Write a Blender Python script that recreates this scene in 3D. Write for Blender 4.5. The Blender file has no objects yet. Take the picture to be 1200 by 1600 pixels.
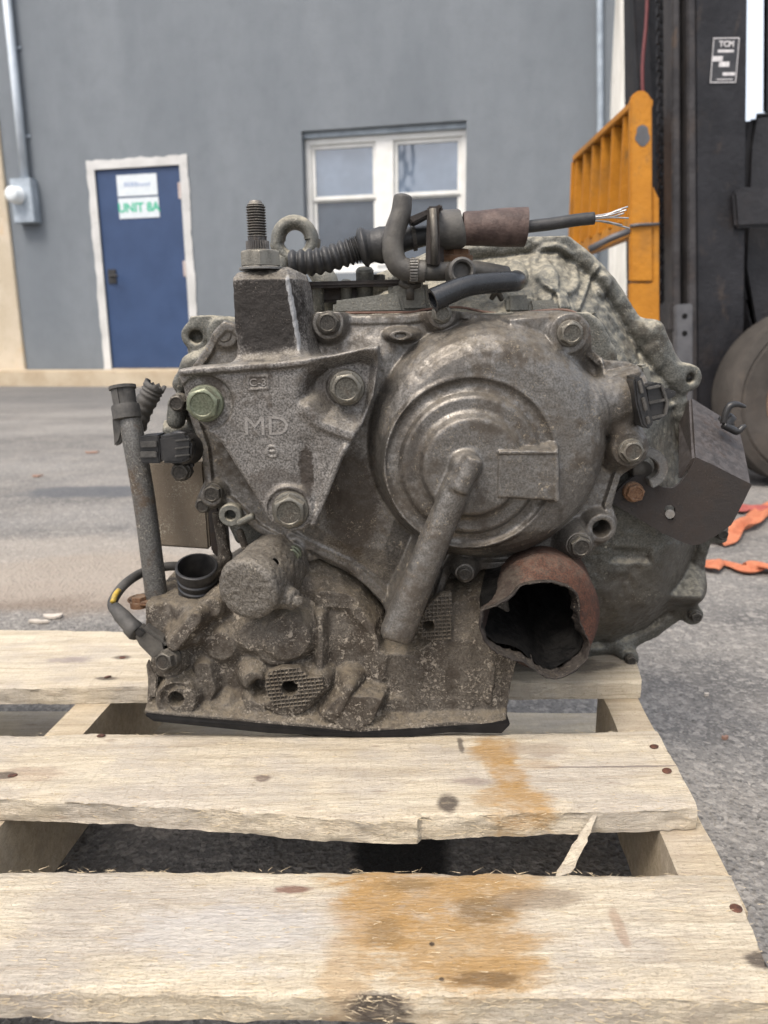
import bpy, bmesh, math, random
import numpy as np
from mathutils import Vector, Matrix

random.seed(7)
RNG = np.random.default_rng(7)
SC = bpy.context.scene
COL = SC.collection
R = math.radians

# ------------------------------------------------------------------ camera, sky, sun, exposure
CAM_Z, PITCH, ROLL, FOC = 0.455, R(12.8), R(-0.6), 1200.0
_fw = np.array([0, math.cos(PITCH), -math.sin(PITCH)])
_up0 = np.array([0, math.sin(PITCH), math.cos(PITCH)])
_rt0 = np.array([1.0, 0, 0])
_rt = math.cos(ROLL) * _rt0 + math.sin(ROLL) * _up0
_up = -math.sin(ROLL) * _rt0 + math.cos(ROLL) * _up0
CAM = np.array([0, 0, CAM_Z])
cd = bpy.data.cameras.new('camera')
cam = bpy.data.objects.new('camera', cd)
COL.objects.link(cam)
cd.sensor_fit = 'VERTICAL'
cd.sensor_height = 24
cd.sensor_width = 18
cd.lens = 24 * FOC / 1600
cd.clip_start = 0.02
cd.clip_end = 500
cd.dof.use_dof = True
cd.dof.focus_distance = 0.56
cd.dof.aperture_fstop = 6.6
m = Matrix.Identity(4)
for i in range(3):
    m[i][0], m[i][1], m[i][2], m[i][3] = _rt[i], _up[i], -_fw[i], CAM[i]
cam.matrix_world = m
SC.camera = cam

SUN_EL, SUN_AZ = R(58), R(215)          # azimuth measured clockwise from +Y: behind the camera, to the left
world = bpy.data.worlds.new('World')
SC.world = world
world.use_nodes = True
wn = world.node_tree
sky = wn.nodes.new('ShaderNodeTexSky')
sky.sky_type = 'NISHITA'
sky.sun_disc = False
sky.sun_elevation = SUN_EL
sky.sun_rotation = SUN_AZ
sky.air_density = 0.8
sky.dust_density = 9.0
sky.ozone_density = 0.6
bg = wn.nodes['Background']
# thin bright overcast veil over the clear sky
veil = wn.nodes.new('ShaderNodeMix')
veil.data_type = 'RGBA'
veil.inputs[0].default_value = 0.55
veil.inputs[7].default_value = (5.6, 5.9, 6.4, 1)
wn.links.new(sky.outputs[0], veil.inputs[6])
wn.links.new(veil.outputs[2], bg.inputs[0])
bg.inputs[1].default_value = 0.15
sd_ = bpy.data.lights.new('sun', 'SUN')
sd_.energy = 1.5
sd_.angle = R(18)
sd_.color = (1.0, 0.95, 0.88)
sun = bpy.data.objects.new('sun', sd_)
COL.objects.link(sun)
sdir = Vector((math.sin(SUN_AZ) * math.cos(SUN_EL), math.cos(SUN_AZ) * math.cos(SUN_EL), math.sin(SUN_EL)))
sun.rotation_euler = sdir.to_track_quat('Z', 'Y').to_euler()
SC.view_settings.view_transform = 'Standard'
SC.view_settings.look = 'None'
SC.view_settings.exposure = 0.92
SC.view_settings.gamma = 1
SC.view_settings.use_curve_mapping = False


# ------------------------------------------------------------------ photograph -> place
def ray(px, py):
    return _fw * FOC + _rt * (px - 600) + _up * (800 - py)


def aY(px, py, y):
    d = ray(px, py)
    return CAM + d * (y / d[1])


def aZ(px, py, z):
    d = ray(px, py)
    return CAM + d * ((z - CAM_Z) / d[2])


def mpp(px, py, y):
    d = ray(px, py)
    return y / d[1]          # metres per pixel at that point


# ------------------------------------------------------------------ scene helpers
def tag(o, label=None, cat=None, group=None, kind=None):
    if label: o['label'] = label
    if cat: o['category'] = cat
    if group: o['group'] = group
    if kind: o['kind'] = kind
    return o


def thing(name, loc, label, cat, group=None):
    o = bpy.data.objects.new(name, None)
    o.empty_display_size = 0.1
    o.location = Vector([float(c) for c in loc])
    COL.objects.link(o)
    return tag(o, label, cat, group)


def world_loc(o):
    v = Vector(o.location)
    while o.parent:
        o = o.parent
        v += o.location
    return v


def link(name, me, mat, parent=None, smooth=True):
    """link a mesh given in world coordinates; its origin is moved to its centre"""
    o = bpy.data.objects.new(name, me)
    COL.objects.link(o)
    if mat is not None:
        me.materials.clear()
        me.materials.append(mat)
    n = len(me.vertices)
    co = np.empty(n * 3, np.float32)
    me.vertices.foreach_get('co', co)
    co = co.reshape(-1, 3)
    c = (co.min(0) + co.max(0)) / 2
    me.vertices.foreach_set('co', (co - c).ravel())
    c = Vector([float(v) for v in c])
    if parent is not None:
        o.parent = parent
        o.location = c - world_loc(parent)
    else:
        o.location = c
    me.polygons.foreach_set('use_smooth', [smooth] * len(me.polygons))
    me.update()
    return o


class MB:
    def __init__(s):
        s.v = []
        s.f = []

    def add(s, vs, fs):
        b = len(s.v)
        s.v += [tuple(float(c) for c in v) for v in vs]
        s.f += [tuple(i + b for i in f) for f in fs]
        return s

    def box(s, c, size, M=None):
        x, y, z = [k / 2 for k in size]
        vs = [Vector((a * x, b * y, d * z)) for a in (-1, 1) for b in (-1, 1) for d in (-1, 1)]
        if M is not None: vs = [M @ v for v in vs]
        vs = [v + Vector([float(k) for k in c]) for v in vs]
        return s.add(vs, [(0, 1, 3, 2), (4, 6, 7, 5), (0, 4, 5, 1), (2, 3, 7, 6), (0, 2, 6, 4), (1, 5, 7, 3)])

    def hexa(s, a, b):
        """two rings of points joined, both capped"""
        n = len(a)
        s.add(list(a) + list(b), [tuple(range(n))[::-1], tuple(range(n, 2 * n))] +
              [(i, (i + 1) % n, n + (i + 1) % n, n + i) for i in range(n)])
        return s

    def loft(s, rings, cap0=True, cap1=True):
        n = len(rings[0])
        vs = [p for r in rings for p in r]
        fs = []
        for k in range(len(rings) - 1):
            for i in range(n):
                j = (i + 1) % n
                fs.append((k * n + i, k * n + j, (k + 1) * n + j, (k + 1) * n + i))
        if cap0: fs.append(tuple(range(n))[::-1])
        if cap1: fs.append(tuple(range((len(rings) - 1) * n, len(rings) * n)))
        return s.add(vs, fs)

    def tube(s, pts, rad, seg=16, cap0=True, cap1=True):
        pts = [Vector([float(c) for c in p]) for p in pts]
        n = len(pts)
        t = [(pts[min(i + 1, n - 1)] - pts[max(i - 1, 0)]).normalized() for i in range(n)]
        u = t[0].orthogonal().normalized()
        rings = []
        for i in range(n):
            u = (u - t[i] * u.dot(t[i])).normalized()
            w = t[i].cross(u)
            r = rad(i / (n - 1)) if callable(rad) else (rad[i] if isinstance(rad, (list, tuple, np.ndarray)) else rad)
            rings.append([pts[i] + (u * math.cos(a) + w * math.sin(a)) * r for a in
                          [2 * math.pi * k / seg for k in range(seg)]])
        return s.loft(rings, cap0, cap1)

    def lathe(s, prof, M, seg=24, caps=True):
        """prof: (radius, height) pairs round local +Z"""
        rings = [[M @ Vector((r * math.cos(a), r * math.sin(a), h)) for a in
                  [2 * math.pi * k / seg for k in range(seg)]] for r, h in prof]
        return s.loft(rings, caps, caps)

    def mesh(s, name, bevel=0, seg=2):
        me = bpy.data.meshes.new(name)
        me.from_pydata(s.v, [], s.f)
        bm = bmesh.new()
        bm.from_mesh(me)
        bmesh.ops.recalc_face_normals(bm, faces=bm.faces)
        if bevel:
            es = [e for e in bm.edges if e.calc_face_angle(0) > 0.5]
            bmesh.ops.bevel(bm, geom=es, offset=bevel, segments=seg, affect='EDGES', clamp_overlap=True)
        bm.to_mesh(me)
        bm.free()
        return me

    def build(s, name, mat, parent=None, bevel=0, smooth=False, seg=2):
        o = link(name, s.mesh(name, bevel, seg), mat, parent, smooth)
        return o


def autosmooth(o, ang=35):
    bm = bmesh.new()
    bm.from_mesh(o.data)
    for f in bm.faces: f.smooth = True
    for e in bm.edges: e.smooth = e.calc_face_angle(0) < R(ang)
    bm.to_mesh(o.data)
    bm.free()
    return o


def spline(pts, n=8):
    P = [np.array(p, float) for p in pts]
    P = [2 * P[0] - P[1]] + P + [2 * P[-1] - P[-2]]
    out = []
    for i in range(1, len(P) - 2):
        for k in range(n):
            t = k / n
            a, b, c, d = P[i - 1:i + 3]
            out.append(0.5 * (2 * b + (c - a) * t + (2 * a - 5 * b + 4 * c - d) * t * t + (3 * b - a - 3 * c + d) * t ** 3))
    out.append(P[-2])
    return out


def axis_frame(o, z, x=None):
    z = Vector([float(c) for c in z]).normalized()
    x = Vector(x) if x is not None else z.orthogonal()
    x = (x - z * x.dot(z)).normalized()
    y = z.cross(x)
    M = Matrix.Identity(4)
    for i in range(3):
        M[i][0], M[i][1], M[i][2], M[i][3] = x[i], y[i], z[i], float(o[i])
    return M


# ------------------------------------------------------------------ lattice noise for geometry
_LAT = RNG.random((32, 32, 32)).astype(np.float32)


def vnoise(P, scale, off=0.0):
    p = np.asarray(P, np.float32) * scale + off
    i = np.floor(p).astype(int)
    f = p - i
    f = f * f * (3 - 2 * f)
    o = 0
    for a in (0, 1):
        for b in (0, 1):
            for c in (0, 1):
                w = (f[..., 0] if a else 1 - f[..., 0]) * (f[..., 1] if b else 1 - f[..., 1]) * (f[..., 2] if c else 1 - f[..., 2])
                o = o + w * _LAT[(i[..., 0] + a) % 32, (i[..., 1] + b) % 32, (i[..., 2] + c) % 32]
    return o - 0.5


# ------------------------------------------------------------------ materials
class NT:
    def __init__(s, name):
        s.m = bpy.data.materials.new(name)
        s.m.use_nodes = True
        s.t = s.m.node_tree
        s.b = s.t.nodes['Principled BSDF']
        g = s.t.nodes.new('ShaderNodeNewGeometry')
        s.pos, s.nor, s.point = g.outputs['Position'], g.outputs['Normal'], g.outputs['Pointiness']

    def put(s, sock, v):
        if isinstance(v, bpy.types.NodeSocket): s.t.links.new(v, sock)
        elif isinstance(v, (tuple, list)) and len(v) == 3 and sock.type == 'RGBA': sock.default_value = (*v, 1)
        else: sock.default_value = v

    def noise(s, scale, detail=3, rough=0.55, vec=None, dist=0.0):
        n = s.t.nodes.new('ShaderNodeTexNoise')
        s.put(n.inputs['Vector'], vec or s.pos)
        n.inputs['Scale'].default_value = scale
        n.inputs['Detail'].default_value = detail
        n.inputs['Roughness'].default_value = rough
        n.inputs['Distortion'].default_value = dist
        return n.outputs['Fac']

    def voro(s, scale, vec=None, out='Distance', feature='F1'):
        n = s.t.nodes.new('ShaderNodeTexVoronoi')
        n.feature = feature
        s.put(n.inputs['Vector'], vec or s.pos)
        n.inputs['Scale'].default_value = scale
        return n.outputs[out]

    def ramp(s, fac, a, b, ca=0.0, cb=1.0):
        n = s.t.nodes.new('ShaderNodeMapRange')
        n.interpolation_type = 'SMOOTHSTEP'
        s.put(n.inputs[0], fac)
        for k, v in zip((1, 2, 3, 4), (a, b, ca, cb)): s.put(n.inputs[k], v)
        return n.outputs[0]

    def math(s, op, a, b=0.0):
        n = s.t.nodes.new('ShaderNodeMath')
        n.operation = op
        s.put(n.inputs[0], a)
        s.put(n.inputs[1], b)
        return n.outputs[0]

    def mix(s, f, a, b):
        n = s.t.nodes.new('ShaderNodeMix')
        n.data_type = 'RGBA'
        s.put(n.inputs[0], f)
        s.put(n.inputs[6], a)
        s.put(n.inputs[7], b)
        return n.outputs[2]

    def scaled(s, vec, sc, loc=(0, 0, 0), rot=(0, 0, 0)):
        n = s.t.nodes.new('ShaderNodeMapping')
        s.put(n.inputs[0], vec)
        n.inputs['Scale'].default_value = sc
        n.inputs['Location'].default_value = loc
        n.inputs['Rotation'].default_value = rot
        return n.outputs[0]

    def xyz(s, vec):
        n = s.t.nodes.new('ShaderNodeSeparateXYZ')
        s.put(n.inputs[0], vec)
        return n.outputs

    def bump(s, h, dist, strength=1.0, prev=None):
        n = s.t.nodes.new('ShaderNodeBump')
        n.inputs['Strength'].default_value = strength
        n.inputs['Distance'].default_value = dist
        s.put(n.inputs['Height'], h)
        if prev is not None: s.put(n.inputs['Normal'], prev)
        return n.outputs[0]

    def done(s, col, rough=0.6, metal=0.0, normal=None, spec=0.5):
        s.put(s.b.inputs['Base Color'], col)
        s.put(s.b.inputs['Roughness'], rough)
        s.put(s.b.inputs['Metallic'], metal)
        s.b.inputs['Specular IOR Level'].default_value = spec
        if normal is not None: s.put(s.b.inputs['Normal'], normal)
        return s.m


def cast(name, dark, light, grime=(0.06, 0.045, 0.03), gamt=0.5, speck=0.5, spcol=(0.42, 0.38, 0.32), metal=0.5,
         rough=0.5, dust=0.5, dcol=(0.42, 0.38, 0.30), grain=0.0004, edge=0.5, spscale=300, blots=()):
    t = NT(name)
    big = t.noise(24, 5, 0.65)
    mid = t.noise(110, 4, 0.6)
    fine = t.noise(650, 2, 0.6)
    c = t.mix(t.ramp(fine, 0.30, 0.70), dark, light)
    g = t.math('MULTIPLY', t.ramp(t.math('ADD', t.math('MULTIPLY', big, 0.65), t.math('MULTIPLY', mid, 0.35)), 0.60 - 0.25 * gamt, 0.72 - 0.2 * gamt), min(1, 0.45 + gamt * 0.6))
    c = t.mix(g, c, grime)
    ew = t.math('MULTIPLY', t.ramp(t.point, 0.515, 0.60), edge)
    c = t.mix(ew, c, tuple(min(1, k * 1.5) for k in light))
    for (ox, oy, oz), (rx, ry, rz), bc, ba in blots:
        v = t.xyz(t.pos)
        q = [t.math('DIVIDE', t.math('SUBTRACT', v[i], float(o_)), r_) for i, (o_, r_) in enumerate(((ox, rx), (oy, ry), (oz, rz)))]
        dd = t.math('SQRT', t.math('ADD', t.math('ADD', t.math('MULTIPLY', q[0], q[0]), t.math('MULTIPLY', q[1], q[1])), t.math('MULTIPLY', q[2], q[2])))
        dd = t.math('ADD', dd, t.math('MULTIPLY', t.math('SUBTRACT', mid, 0.5), 0.8))
        dd = t.math('ADD', dd, t.math('MULTIPLY', t.math('SUBTRACT', fine, 0.5), 0.35))
        c = t.mix(t.ramp(dd, 0.75, 1.1, ba, 0), c, bc)
    sn = t.noise(spscale, 3, 0.7, dist=0.6)
    dens = t.ramp(t.noise(45, 2), 0.35, 0.65, 0.06, -0.04)
    th = t.math('ADD', dens, 0.70 - 0.10 * speck)
    sp = t.ramp(t.math('SUBTRACT', sn, th), 0.0, 0.035)
    nz = t.xyz(t.nor)[2]
    dm = t.math('MULTIPLY', t.ramp(nz, 0.15, 0.85), t.ramp(t.noise(160, 4, 0.7), 0.40, 0.62, 0.35, 1.0))
    dm = t.math('MULTIPLY', dm, dust)
    sp2 = t.math('MULTIPLY', t.ramp(t.math('SUBTRACT', t.noise(spscale * 2.1, 2, 0.7, dist=0.4), t.math('ADD', dens, 0.68 - 0.10 * speck)), 0.0, 0.05), 0.7)
    sp = t.math('MAXIMUM', sp, sp2)
    c = t.mix(t.math('MULTIPLY', sp, min(1, speck * 1.2)), c, spcol)
    c = t.mix(dm, c, dcol)
    cover = t.math('MAXIMUM', t.math('MAXIMUM', sp, dm), t.math('MULTIPLY', g, 0.8))
    mt = t.math('MULTIPLY', t.math('SUBTRACT', 1.0, cover), metal)
    rg = t.math('ADD', t.ramp(cover, 0, 1, rough, 0.85), t.math('MULTIPLY', t.math('SUBTRACT', mid, 0.5), 0.25))
    h = t.math('ADD', t.math('MULTIPLY', fine, 0.6), t.math('ADD', t.math('MULTIPLY', mid, 1.5), t.math('MULTIPLY', sp, 0.7)))
    return t.done(c, rg, mt, t.bump(h, grain), 0.3)


M = {}
M['cover'] = cast('cast_aluminium_cover', (0.108, 0.101, 0.091), (0.185, 0.174, 0.160), (0.046, 0.036, 0.026), 0.58, 0.5, (0.28, 0.235, 0.17), 0.72, 0.42, 0.4, (0.20, 0.175, 0.135), grain=0.00025,
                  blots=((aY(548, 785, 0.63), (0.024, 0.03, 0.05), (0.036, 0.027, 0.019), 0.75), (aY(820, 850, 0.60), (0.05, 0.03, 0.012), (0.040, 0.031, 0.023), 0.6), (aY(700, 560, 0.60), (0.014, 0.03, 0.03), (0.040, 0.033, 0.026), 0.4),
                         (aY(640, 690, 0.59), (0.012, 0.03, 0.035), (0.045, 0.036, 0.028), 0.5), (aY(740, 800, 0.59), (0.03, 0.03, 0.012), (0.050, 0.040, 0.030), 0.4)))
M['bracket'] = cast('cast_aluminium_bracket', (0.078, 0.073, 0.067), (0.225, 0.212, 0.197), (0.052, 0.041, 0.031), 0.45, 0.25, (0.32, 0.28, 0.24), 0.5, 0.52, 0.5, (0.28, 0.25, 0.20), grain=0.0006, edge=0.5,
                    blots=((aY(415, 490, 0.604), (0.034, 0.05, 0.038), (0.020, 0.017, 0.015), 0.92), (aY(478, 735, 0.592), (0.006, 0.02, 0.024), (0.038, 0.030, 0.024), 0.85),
                           *[(aY(449 + 19 * f, 436 + 105 * f, 0.6045), (0.0017, 0.006, 0.009), (0.30, 0.30, 0.30), 0.85) for f in (0.02, 0.2, 0.38, 0.56, 0.74, 0.92)],  # pale bevel edge: worn metal, with its bright highlight painted into the colour
                           *[(aY(474 + 19 * f, 440 + 100 * f, 0.612), (0.0016, 0.010, 0.010), (0.27, 0.27, 0.27), 0.75) for f in (0.05, 0.3, 0.55, 0.8)],  # second bevel edge, wear and sky highlight painted pale likewise
                           (aY(500, 610, 0.604), (0.013, 0.02, 0.024), (0.045, 0.037, 0.030), 0.6), (aY(430, 760, 0.592), (0.024, 0.02, 0.016), (0.055, 0.045, 0.037), 0.4)))
M['mark'] = M['bracket'].copy()
M['case'] = cast('cast_aluminium_grimy_case', (0.050, 0.043, 0.035), (0.112, 0.099, 0.083), (0.034, 0.026, 0.019), 0.6, 1.0, (0.25, 0.22, 0.18), 0.2, 0.62, 0.5, (0.20, 0.165, 0.115), grain=0.0010, spscale=210)
M['bell'] = cast('cast_aluminium_bell', (0.070, 0.070, 0.062), (0.140, 0.138, 0.122), (0.038, 0.032, 0.024), 0.45, 0.5, (0.34, 0.315, 0.25), 0.45, 0.48, 0.85, (0.36, 0.33, 0.255), grain=0.0006,
                 blots=((aY(1015, 925, 0.72), (0.085, 0.1, 0.062), (0.060, 0.050, 0.039), 0.6),))
M['cap'] = cast('cast_aluminium_speckled', (0.060, 0.053, 0.045), (0.155, 0.143, 0.125), (0.042, 0.033, 0.024), 0.4, 0.6, (0.30, 0.27, 0.22), 0.3, 0.58, 0.4, (0.24, 0.21, 0.165), grain=0.0010)
M['bolt'] = cast('zinc_bolt', (0.062, 0.058, 0.049), (0.125, 0.118, 0.101), (0.05, 0.037, 0.027), 0.4, 0.3, (0.28,0.25,0.2), metal=0.7, rough=0.4, dust=0.3, grain=0.0003, edge=0.9)
M['boltg'] = cast('zinc_bolt_greenish', (0.085, 0.093, 0.063), (0.145, 0.157, 0.112), (0.06, 0.052, 0.038), 0.3, 0.2, (0.28,0.26,0.2), metal=0.65, rough=0.4, dust=0.3, grain=0.0003, edge=0.9)
M['boltd'] = cast('dark_bolt', (0.028, 0.026, 0.023), (0.062, 0.057, 0.050), (0.036, 0.026, 0.019), 0.5, 0.3, (0.25,0.22,0.18), metal=0.6, rough=0.5, dust=0.3, grain=0.0004, edge=0.8)
M['rustbolt'] = cast('rusty_bolt', (0.095, 0.048, 0.026), (0.16, 0.09, 0.05), (0.055, 0.025, 0.015), 0.5, 0.3, metal=0.2, rough=0.75, dust=0.2, grain=0.0006)
M['steel'] = cast('grey_steel_tube', (0.075, 0.073, 0.068), (0.145, 0.142, 0.135), (0.075, 0.048, 0.027), 0.4, 0.6, (0.28, 0.26, 0.22), 0.45, 0.5, 0.2, grain=0.0004)
M['darksteel'] = cast('dark_sheet_steel', (0.008, 0.007, 0.0065), (0.019, 0.016, 0.0145), (0.042, 0.025, 0.015), 0.55, 0.3, (0.10, 0.085, 0.07), 0.0, 0.6, 0.8, (0.085, 0.078, 0.078), grain=0.0004, edge=0.8)
M['neck'] = cast('dark_worn_bracket_neck', (0.035, 0.032, 0.030), (0.08, 0.076, 0.072), (0.055, 0.042, 0.033), 0.4, 0.25, (0.22, 0.20, 0.17), 0.5, 0.45, 0.4, grain=0.0005, edge=1.0)
M['cooler'] = cast('brown_speckled_cooler', (0.085, 0.067, 0.048), (0.12, 0.098, 0.073), (0.063, 0.047, 0.031), 0.4, 1.0, (0.28, 0.25, 0.2), 0.1, 0.7, 0.2, grain=0.0005, spscale=420)


def plain(name, a, b, rough=0.5, metal=0.0, sc=60, bump=0.0, bsc=200, spec=0.5):
    t = NT(name)
    c = t.mix(t.ramp(t.noise(sc, 4, 0.6), 0.3, 0.7), a, b)
    r = t.math('ADD', rough, t.math('MULTIPLY', t.math('SUBTRACT', t.noise(sc * 3, 3), 0.5), 0.3))
    return t.done(c, r, metal, t.bump(t.noise(bsc, 3), bump) if bump else None, spec)


M['rubber'] = plain('black_rubber', (0.011, 0.011, 0.0115), (0.030, 0.029, 0.028), 0.5, sc=90, bump=0.0003, bsc=500)
M['dusty_rubber'] = plain('dusty_rubber', (0.028, 0.027, 0.025), (0.068, 0.064, 0.058), 0.7, sc=70, bump=0.0004, bsc=450)
M['hose'] = plain('glossy_black_hose', (0.008, 0.009, 0.0105), (0.016, 0.0175, 0.02), 0.30, sc=60, bump=0.0002, bsc=500)
M['greyhose'] = plain('grey_dusty_hose', (0.040, 0.037, 0.033), (0.085, 0.079, 0.069), 0.55, sc=60, bump=0.0004, bsc=420)
M['brownsleeve'] = plain('brown_sleeve', (0.036, 0.020, 0.016), (0.085, 0.055, 0.045), 0.65, sc=120, bump=0.0005, bsc=500)
M['plastic'] = plain('black_plastic', (0.009, 0.009, 0.0095), (0.024, 0.023, 0.0225), 0.38, sc=100, bump=0.00015, bsc=700)
M['wire'] = plain('bare_wire', (0.35, 0.34, 0.33), (0.55, 0.54, 0.52), 0.35, 0.9, sc=200)
M['boot'] = cast('rust_red_boot', (0.030, 0.014, 0.009), (0.080, 0.030, 0.017), (0.022, 0.012, 0.009), 0.5, 0.15, (0.14, 0.07, 0.045), 0.0, 0.85, 0.1, grain=0.0008, edge=0.1,
                 blots=((aY(775, 935, 0.585), (0.026, 0.05, 0.05), (0.016, 0.010, 0.008), 0.85), (aY(850, 1040, 0.58), (0.05, 0.05, 0.02), (0.016, 0.010, 0.008), 0.7)))
M['bootlip'] = cast('torn_boot_lip', (0.009, 0.007, 0.006), (0.045, 0.035, 0.027), (0.012, 0.009, 0.008), 0.75, 0.5, (0.20, 0.165, 0.125), 0.05, 0.6, 0.05, grain=0.0012, edge=0.2)
M['black_oil'] = plain('oily_black', (0.003, 0.003, 0.003), (0.008, 0.0075, 0.007), 0.45, sc=120, bump=0.0012, bsc=160, spec=0.15)
M['pan'] = plain('black_pan', (0.006, 0.006, 0.006), (0.012, 0.011, 0.011), 0.6, sc=90, spec=0.2)
M['gasket'] = plain('reddish_gasket', (0.09, 0.045, 0.033), (0.16, 0.10, 0.075), 0.8, sc=90)
M['yellowtape'] = plain('yellow_tape', (0.45, 0.30, 0.03), (0.2, 0.15, 0.05), 0.6, sc=200)


# ------------------------------------------------------------------ cast bodies: signed distance fields meshed by surface nets
def smin(a, b, k):
    h = np.maximum(k - np.abs(a - b), 0) / k
    return np.minimum(a, b) - h * h * k * 0.25


def smax(a, b, k):
    return -smin(-a, -b, k)


class HF:
    """front relief of a casting: depth yf over a grid of x, z; features are given by photo pixel at a depth"""

    def __init__(s, x0, x1, z0, z1, h, base):
        s.h = h
        s.x = np.arange(x0, x1, h, dtype=np.float32)
        s.z = np.arange(z0, z1, h, dtype=np.float32)
        s.X, s.Z = np.meshgrid(s.x, s.z, indexing='ij')
        s.yf = np.full(s.X.shape, base, np.float32)

    def poly(s, pts, y, world=False):
        P = np.array([aY(p[0], p[1], y)[[0, 2]] for p in pts] if not world else pts, np.float32)
        d = np.full(s.X.shape, 1e9, np.float32)
        sg = np.ones(s.X.shape, np.float32)
        n = len(P)
        for i in range(n):
            a, b = P[i], P[i - 1]
            e = b - a
            wx, wz = s.X - a[0], s.Z - a[1]
            t = np.clip((wx * e[0] + wz * e[1]) / max(1e-12, float(e @ e)), 0, 1)
            d = np.minimum(d, (wx - e[0] * t) ** 2 + (wz - e[1] * t) ** 2)
            c1, c2, c3 = s.Z >= a[1], s.Z < b[1], e[0] * wz > e[1] * wx
            flip = (c1 & c2 & c3) | (~c1 & ~c2 & ~c3)
            sg = np.where(flip, -sg, sg)
        return sg * np.sqrt(d)

    def circ(s, px, py, r, y, ey=1.0):
        c = aY(px, py, y)
        return np.sqrt((s.X - c[0]) ** 2 + ((s.Z - c[2]) / ey) ** 2) - r * mpp(px, py, y)

    def rad(s, px, py, y):
        c = aY(px, py, y)
        return np.sqrt((s.X - c[0]) ** 2 + (s.Z - c[2]) ** 2) / mpp(px, py, y)

    def line(s, pts, w, y):
        d = np.full(s.X.shape, 1e9, np.float32)
        for p, q in zip(pts[:-1], pts[1:]):
            a, b = aY(*p[:2], y)[[0, 2]], aY(*q[:2], y)[[0, 2]]
            e = b - a
            wx, wz = s.X - a[0], s.Z - a[1]
            t = np.clip((wx * e[0] + wz * e[1]) / max(1e-12, float(e @ e)), 0, 1)
            d = np.minimum(d, np.hypot(wx - e[0] * t, wz - e[1] * t))
        return d - w * mpp(*pts[0][:2], y)

    def up(s, sd, y, draft=4.0, k=0.004):
        s.yf = smin(s.yf, (y + np.maximum(sd, 0) * draft).astype(np.float32), k)

    def add(s, sd, hgt, soft=0.003):
        t_ = np.clip(0.5 - sd / soft, 0, 1)
        s.yf = (s.yf - hgt * t_ * t_ * (3 - 2 * t_)).astype(np.float32)

    def cut(s, sd, y, draft=4.0, k=0.003):
        s.yf = smax(s.yf, (y - np.maximum(sd, 0) * draft).astype(np.float32), k)

    def volume(s, sd, y0, y1, rnd=0.003):
        v = Vol(s.x, np.arange(y0, y1, s.h, dtype=np.float32), s.z, s.h)
        gx, gz = np.gradient(s.yf, s.h)
        g = (1 / np.sqrt(1 + gx ** 2 + gz ** 2))[:, None, :]
        d = (s.yf[:, None, :] - v.Y) * g
        d = smax(d, sd[:, None, :].astype(np.float32), rnd)
        v.D = smax(d, np.broadcast_to(v.Y - (y1 - 3 * s.h), d.shape).astype(np.float32), 0.002)
        return v


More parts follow.
